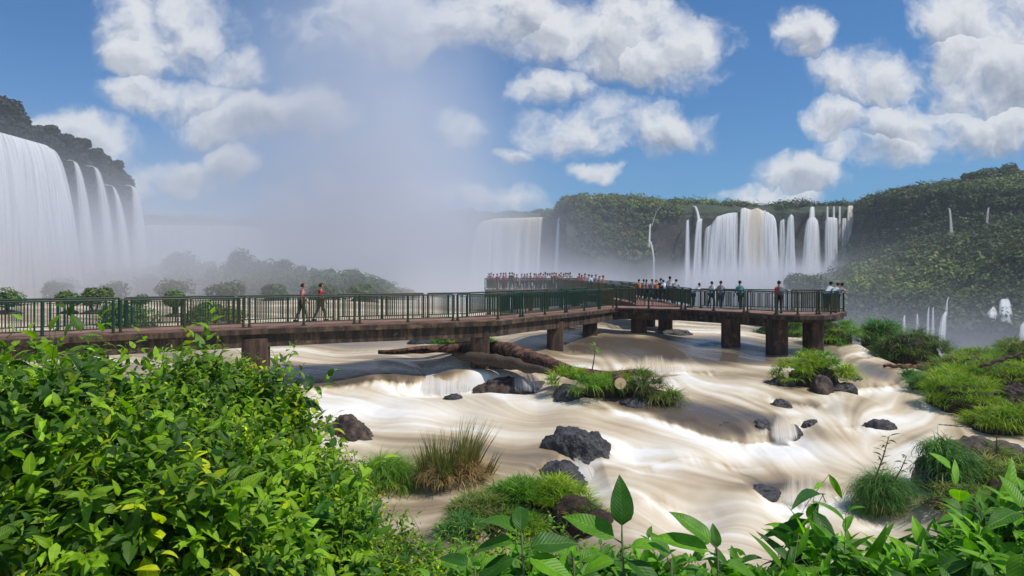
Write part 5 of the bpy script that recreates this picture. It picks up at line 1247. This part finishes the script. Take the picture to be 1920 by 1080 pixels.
thicket('feathery small-leaved undergrowth at bottom centre behind the broad leaves', [lobe(860, 1075, 4.4, .42, .5, .22), lobe(960, 1080, 4.2, .40, .5, .26), lobe(1080, 1085, 4.0, .4, .5, .24), lobe(790, 1090, 4.2, .34, .4, .18), lobe(1190, 1100, 3.8, .35, .4, .2)], 800, (.028, .055), T=LT_SMALL, per=9, shootlen=.22, yellow=.2, cols=lambda n: leafcols(n, (.05, .17, .01), (.24, .42, .015), .2))

def leafy_stalk(label, base, top, leaves, name='broad_leaf_plant', T=None, cols=None, group=None, r=.006, extra=None, petiole=.03):
    """a single plant: stalk with individually placed leaves. leaves: (height along the stalk 0..1, azimuth deg, elevation deg, length)"""
    root = empty(name, base); tag(root, label, 'plant', group); b0 = Vector(base); t0 = Vector(top); Lf = Leaves(T or LT_BIG); st = MB()
    st.tube([b0-b0, (b0*.5+t0*.5)+Vector((.02, 0, 0))-b0, t0-b0], [r*1.3, r, r*.6], 7)
    P = []; Y = []; Z = []; L = []
    for h, az, el, ln in leaves:
        p_ = b0.lerp(t0, h); a_, e_ = R(az), R(el); y = Vector((math.cos(a_)*math.cos(e_), math.sin(a_)*math.cos(e_), math.sin(e_)))
        up = Vector((0, 0, 1)) if el < 60 else Vector((-math.cos(a_), -math.sin(a_), .3)); z = (up-y*up.dot(y)).normalized()+Vector((random.uniform(-.3, .3), random.uniform(-.5, 0), 0))
        pe = p_+y*petiole; st.tube([p_-b0, pe-b0], [r*.5, r*.35], 5, False); P.append(pe); Y.append(y); Z.append(z); L.append(ln)
    n = len(P); Lf.add(np.array(P), np.array(Y), np.array(Z), np.array(L), (cols or leafcols)(n)); Lf.build('leaves', root); st.build('stem', M['stem'], root, True); return root
rs2 = random.Random(5)
def plant_at(px, py_top, d, h, label, nl=14, L=.17, T=None, az0=0, cols=None, up=.0, spread=(10, 50)):
    top = pt(px, py_top, d); base = (top.x+rs2.uniform(-.05, .05), top.y+.05, top.z-h)
    lv = []
    for k in range(nl):
        f = 1-.85*(k/nl)**1.0; lv.append((f, az0+k*137.5+rs2.uniform(-15, 15), (62-50*(1-f)*1.6 if k > 1 else 75)+rs2.uniform(-15, 12), L*(.55 if k < 2 else 1)*rs2.uniform(.8, 1.15)))
    return leafy_stalk(label, base, tuple(top), lv, T=T, cols=cols)
BL = lambda n: leafcols(n, (.026, .10, .008), (.15, .36, .012), 0.03)
def hero(px, py, d, h, lv, label): 
    lv = [(a, b, c, l*1.04) for a, b, c, l in lv]
    top = pt(px, py, d); return leafy_stalk(label, (top.x, top.y+.04, top.z-h), tuple(top), lv, cols=BL)
hero(978, 1000, 2.3, .75, [(.98, 150, 32, .17), (.95, 175, 5, .15), (.97, 95, 60, .12), (.93, 8, 10, .17), (.90, -25, -8, .17), (.90, 200, -15, .15), (.8, -60, -10, .16), (.8, 230, -20, .17), (.72, 20, -12, .16), (.68, 150, -10, .17), (.6, -90, -20, .17), (.6, -30, -5, .16), (.5, 200, 0, .17), (.45, -140, -10, .16), (.4, 30, 5, .17)], 'broad-leaved plant with a hooked leaf pointing up-left, left one in the bottom centre row')
hero(1166, 1002, 2.35, .75, [(1.0, 80, 82, .165), (.96, 165, 28, .19), (.93, -10, 18, .14), (.9, -40, -18, .17), (.88, 200, 5, .12), (.8, 215, -15, .16), (.8, 15, -5, .15), (.7, -80, -12, .17), (.66, 150, 0, .17), (.6, 20, -10, .17), (.5, 230, 5, .17), (.5, -50, 0, .18), (.4, -120, 0, .17)], 'broad-leaved plant with one upright pointed leaf, middle of the bottom centre row')
hero(1345, 1030, 2.3, .7, [(1.0, 155, 42, .16), (.96, 90, 70, .08), (.97, 170, 22, .19), (.93, -10, -4, .13), (.9, -45, -22, .15), (.85, 10, -30, .19), (.8, 200, -12, .16), (.7, -90, -10, .17), (.62, 160, -8, .18), (.55, 20, 0, .17), (.5, -40, -10, .17), (.4, 220, 0, .17)], 'broad-leaved plant with drooping dark leaves, right one in the bottom centre row')
hero(1075, 1045, 2.5, .7, [(.98, 160, 35, .13), (.95, 20, 30, .13), (.9, -30, 5, .14), (.85, 200, 10, .14), (.8, -90, 0, .14), (.7, 30, 5, .15), (.6, 180, 0, .15), (.5, -60, 0, .15)], 'smaller broad-leaved plant between the left and middle ones of the bottom centre row')
hero(1258, 1052, 2.55, .7, [(.98, 120, 45, .12), (.95, 20, 30, .12), (.9, -30, 5, .13), (.85, 200, 10, .14), (.8, -90, 0, .14), (.7, 30, 5, .15), (.6, 180, 0, .15), (.5, -60, 0, .15)], 'smaller broad-leaved plant between the middle and right ones of the bottom centre row')
hero(890, 1062, 2.5, .7, [(.98, 160, 25, .13), (.95, 20, 30, .13), (.9, -30, 5, .14), (.85, 200, -5, .15), (.8, -90, 0, .14), (.7, 10, 5, .15), (.6, 180, 0, .15), (.5, -60, 0, .15)], 'lowest broad-leaved plant at the left end of the bottom centre row')
# long-leaved shrub, right
LCn = lambda n: leafcols(n, (.026, .10, .008), (.17, .38, .012), .05)
thicket('long-leaved shrub leaning over the water, left of the two at bottom right', [lobe(1560, 1075, 3.0, .22, .3, .16), lobe(1640, 1110, 2.9, .28, .3, .20), lobe(1500, 1120, 2.8, .22, .3, .16), lobe(1500, 1010, 3.1, .10, .1, .06)], 75, (.14, .22), T=LT_LONG, per=8, shootlen=.30, cols=LCn, upright=.30)
thicket('tall long-leaved shrub in the bottom right corner', [lobe(1800, 1060, 2.9, .28, .3, .20), lobe(1890, 1080, 2.7, .30, .3, .26), lobe(1870, 985, 3.1, .20, .3, .12), lobe(1740, 1110, 2.7, .26, .3, .18), lobe(1960, 1010, 2.8, .24, .3, .22)], 170, (.12, .21), T=LT_LONG+LT[:1], per=8, shootlen=.30, cols=LCn, upright=.35)
thicket('dense green shrub massed under the broad-leaved plants, bottom centre', [lobe(1000, 1120, 2.9, .26, .25, .20), lobe(1120, 1115, 2.9, .24, .25, .20), lobe(1240, 1120, 2.8, .24, .25, .20), lobe(1360, 1130, 2.8, .22, .25, .18), lobe(900, 1130, 3.0, .24, .25, .18)], 300, (.08, .14), T=LT, per=8, shootlen=.24, cols=BL)
hero(1925, 950, 1.9, .7, [(.98, 200, 0, .12), (.95, 100, 60, .10), (.9, -30, 5, .14), (.85, 220, -50, .13), (.8, -90, 0, .14), (.7, 190, -30, .14), (.6, 160, 0, .15)], 'round-leaved plant cut by the right edge of the picture')
# young shrub in the shaggy tuft, saplings
top = onwater(1655, 985)
leafy_stalk('thin young shrub growing out of the shaggy grass tuft', tuple(pt(1640, 900, 15.0)), tuple(pt(1667, 818, 15.0)), [(k/26, k*137.5, 30, .13+.05*(k % 3)) for k in range(4, 27)], name='sapling', T=LT_LONG, r=.014, cols=lambda n: leafcols(n, (.03, .07, .02), (.08, .14, .03)))
leafy_stalk('second twiggy shoot leaning right out of the shaggy grass tuft', tuple(pt(1675, 905, 14.8)), tuple(pt(1700, 855, 14.8)), [(k/12, k*137.5, 20, .16) for k in range(5, 13)], name='sapling', T=LT, r=.012, cols=lambda n: leafcols(n, (.03, .07, .02), (.08, .14, .03)))
leafy_stalk('lone sapling with a few leaves at its tip, behind the grassy island', tuple(pt(1110, 695, 25.5)), tuple(pt(1116, 650, 25.5)), [(.98, 100, 60, .26), (.97, 0, -20, .28), (.97, 180, -30, .28), (.95, -70, -25, .28), (.9, 220, 10, .22), (.92, 40, 10, .22), (.86, -20, -10, .24), (.99, 160, 40, .22)], name='sapling', T=LT, r=.02, petiole=.06, cols=lambda n: leafcols(n, (.08, .18, .02), (.12, .24, .02)))
mb = MB(); q = pt(1868, 852, 15.5); mb.tube([q, pt(1870, 790, 15.5)], [.016, .008], 6); tag(mb.build('dry_stick', M['bark']), 'thin dark dry stick standing upright on the right-hand mound', 'stick')
mb = MB(); mb.tube([onwater(1745, 955)+Vector((0, 0, .25)), pt(1782, 938, 15.2), pt(1800, 930, 15.3)], [.03, .04, .02], 6); tag(mb.build('driftwood', M['dead_wood']), 'weathered stick lying against the foot of the rocky mound', 'driftwood')

# ------------------------------------------------------------------ islands of scrub and trees in the mist, left
def shrub_at(px, py, d, r, label, n=700, lo=(.045, .09, .022), hi=(.15, .24, .055), group=None, sq=.75, leaf=.12, cat='bush', name='bush', k=6):
    c = pt(px, py, d); t = empty(name, (c.x, c.y, wz(c.x, c.y) if d < 200 else -22.0)); tag(t, label, cat, group); cz = c.z-t.location.z
    C = [(random.uniform(-.6, .6)*r, random.uniform(-.4, .4)*r, cz+random.uniform(-.4, .3)*r*sq) for _ in range(k)]+[(0, 0, cz)]
    V, Fq, col = clumps(C, [r*random.uniform(.45, .65) for _ in C], n//len(C), leaf, lambda i, P: green(len(i), lo, hi), sq)
    mesh_np('crown', V, Fq, M['far_leaf'], t, cols={'Col': col})
    mb = MB()
    for c_ in C[:4]: mb.tube([(0, 0, -.4), (c_[0]*.4, c_[1]*.4, c_[2]*.5), c_], [.08, .06, .03], 5, False)
    mb.build('stems', M['bark'], t)
    me = rock_mesh((r*.9, r*.6, max(.35, r*.3)), px % 13, 3); me.materials.append(M['rock_wet']); o = bpy.data.objects.new('rock', me); COL.objects.link(o); o.parent = t
    return t
shrub_at(1508, 534, 235, 6.6, 'dome-shaped green bush standing at the foot of the bell-shaped fall', 2600, (.03, .05, .015), (.11, .15, .035), leaf=.5, k=8)
shrub_at(235, 594, 48, 2.2, 'wide green bush seen through the left railing', 3600, group=None, leaf=.11)
shrub_at(390, 592, 50, 2.3, 'wide green bush seen through the railing, right of the first', 4200, leaf=.11)
shrub_at(330, 562, 60, 1.2, 'bush showing its top above the handrail, left of the misty island', 2200, leaf=.12)
shrub_at(130, 558, 62, 1.2, 'low bush rising above the handrail, second from the left', 2000, leaf=.12)
shrub_at(176, 553, 62, 1.4, 'bright bush rising above the handrail beside the low one', 2400, (.05, .09, .02), (.14, .2, .05), leaf=.12)
shrub_at(14, 556, 62, 1.4, 'bush at the left edge just above the handrail', 2000, leaf=.12)
shrub_at(36, 533, 110, 2.0, 'round dark bush alone in the misty river, far left', 1200, leaf=.2)
shrub_at(262, 562, 58, .9, 'tiny tuft of bush above the handrail', 700, leaf=.1)
ISL = [(90, 522, 120, 4), (130, 528, 112, 3.2), (165, 520, 125, 4.5), (200, 524, 118, 4), (240, 518, 122, 4.2), (275, 526, 112, 3.4), (300, 515, 125, 5), (335, 524, 114, 4), (370, 516, 122, 5), (405, 522, 115, 4), (440, 518, 120, 5), (470, 526, 112, 3.6), (500, 520, 118, 4.6), (535, 524, 114, 4), (565, 521, 118, 4), (600, 524, 112, 3.6), (635, 523, 115, 4.4), (668, 526, 110, 3.6), (700, 530, 108, 3.2), (722, 538, 106, 2.6), (745, 545, 104, 2.2), (765, 548, 103, 1.6), (110, 538, 100, 2.4), (210, 538, 98, 2.4), (330, 538, 98, 2.6), (420, 540, 96, 2.4), (520, 540, 96, 2.6), (610, 541, 95, 2.4), (680, 543, 94, 2.2), (150, 510, 130, 4), (250, 508, 130, 4.5), (470, 505, 130, 4)]
isle = {}
for nm, lo_, hi_ in (('nearest', 0, 101), ('front', 101, 113), ('middle', 113, 119.5), ('rear', 119.5, 200)):
    for r_, i in enumerate(sorted([i for i, q in enumerate(ISL) if lo_ <= q[2] < hi_], key=lambda i: ISL[i][0]/1)): isle[i] = 'hazy green bush, %s from the left in the %s row of the misty island' % (ORD(r_+1), nm)
for i, (px, py, d, r) in enumerate(ISL):
    shrub_at(px, py+4, d, r, isle[i], 1000, (.04, .07, .025), (.11, .16, .05), 'bushes of the misty island', leaf=.24, sq=.7)
for px, ytop, d, r, lb in [(340, 472, 122, 4.2, 'broad round tree on the misty island, left of the tallest'), (445, 470, 118, 3.4, 'tallest round tree on the misty island'), (492, 489, 118, 3.2, 'squat tree touching the tallest on its right'), (524, 489, 119, 3.0, 'flat-topped tree between two others on the misty island'), (563, 499, 118, 1.9, 'small round tree on the misty island, right of the flat-topped group'),
        (592, 507, 118, 1.9, 'small low tree on the misty island, third from the right'), (612, 504, 120, 1.7, 'small tree on the misty island, second from the right'), (655, 510, 117, 3.2, 'low spreading tree at the right end of the misty island'), (385, 496, 126, 3.4, 'low tree between the broad round tree and the tallest'), (300, 500, 128, 3.2, 'faint low tree at the left of the misty tree group')]:
    x = (px-960)/F*d; zt = (HZ-ytop)/F*d; zb = wz(x, d); tree('tree', lb, (x, d, zb), zt-zb, r, 'trees of the misty island', (.02, .04, .02), (.05, .08, .035), 1500, 7, .24, .85, low=.5)
# ------------------------------------------------------------------ spray rising from the falls, and the air
def box_mesh(name, lo, hi, mat, kind='stuff', label=None):
    mb = MB(); c = [(a+b)/2 for a, b in zip(lo, hi)]; s = [b-a for a, b in zip(lo, hi)]
    mb.box(c, s); o = mb.build(name, mat); return tag(o, label, None, kind=kind)
def mist(name, lo, hi, blobs, label, col=(.93, .94, 1.0), nscale=.03, namp=.5, step=1.0, aniso=0.0):
    m, t, o = new_mat(name+'_vapour'); c = pos(t)
    n = t.noise(c, nscale, 2, .5)
    tot = None
    for (ctr, rad, dn) in blobs:
        q = t.vmath('MULTIPLY', t.vmath('SUBTRACT', c, ctr), tuple(1/r for r in rad))
        e = t.math('MULTIPLY', t.math('EXPONENT', t.math('MULTIPLY', t.vmath('DOT_PRODUCT', q, q), -1.6)), dn)
        tot = e if tot is None else t.math('ADD', tot, e)
    dens = t.math('MULTIPLY', tot, t.smooth(n, .3, .7, 1-namp, 1+namp))
    v = t.new('ShaderNodeVolumePrincipled'); v.inputs['Color'].default_value = (*col, 1); t.put(v.inputs['Density'], dens); v.inputs['Anisotropy'].default_value = aniso
    t.l.new(v.outputs[0], o.inputs['Volume'])
    m.cycles.volume_step_rate = step
    return box_mesh(name, lo, hi, m, label=label)
def B(px, py, d, rx, ry, rz, dn):
    return (tuple(pt(px, py, d)), (rx, ry, rz), dn)
# column of spray out of the canyon, in the middle
mist('mist', (-210, 135, -44), (60, 420, 170),
     [B(690, 380, 240, 40, 70, 62, .017), B(700, 130, 240, 32, 70, 75, .009), B(640, 480, 230, 70, 80, 26, .014), B(820, 480, 220, 26, 70, 30, .011), B(450, 500, 260, 90, 90, 22, .007), B(950, 575, 290, 40, 40, 18, .012), B(520, 320, 260, 55, 60, 40, .0035), B(840,330,270,34,60,50,.004)],
     'tall pale column of spray rising behind the walkway', step=.8)
# spray below the big left fall, cloud shade put into its greyer colour
mist('spray', (-130, 62, -7), (2, 134.5, 34), [B(60, 520, 104, 26, 30, 12, .026), B(150, 505, 112, 20, 26, 14, .020), B(-80, 430, 96, 24, 30, 16, .016), B(330, 505, 104, 50, 22, 11, .022)], 'spray drifting at the foot of the big left waterfall, greyed to stand for cloud shade', col=(.84, .86, .93), step=1.6)
# spray at the foot of the right-hand falls
mist('spray', (62, 215, -45), (190, 336, 24), [B(1400, 535, 316, 42, 16, 9, .10), B(1530, 530, 314, 22, 16, 9, .07), B(1300, 535, 312, 20, 14, 8, .03), B(1450, 560, 280, 60, 40, 16, .008), B(1680, 540, 245, 70, 30, 16, .005)], 'white spray boiling at the foot of the big curtain falls', step=1.2)
# vapour in the lower canyon at the right
mist('spray', (62, 60, -45), (190, 200, 34), [B(1800, 700, 150, 60, 50, 13, .009), B(1560, 660, 140, 40, 50, 12, .006)], 'bluish vapour filling the canyon below the terrace', step=1.6)
mist('spray', (-14, 50, -6), (42, 133, 12), [B(1000, 550, 84, 24, 20, 4.5, .040), B(1180, 560, 100, 26, 24, 4.0, .020)], 'thin spray blowing past the far platform', step=1.4)
m, t, o = new_mat('air'); v = t.new('ShaderNodeVolumePrincipled'); v.inputs['Color'].default_value = (.86, .92, 1.0, 1); v.inputs['Density'].default_value = .00028
t.l.new(v.outputs[0], o.inputs['Volume'])
box_mesh('haze', (-1250, -310, -50), (1250, 1210, 175), m)
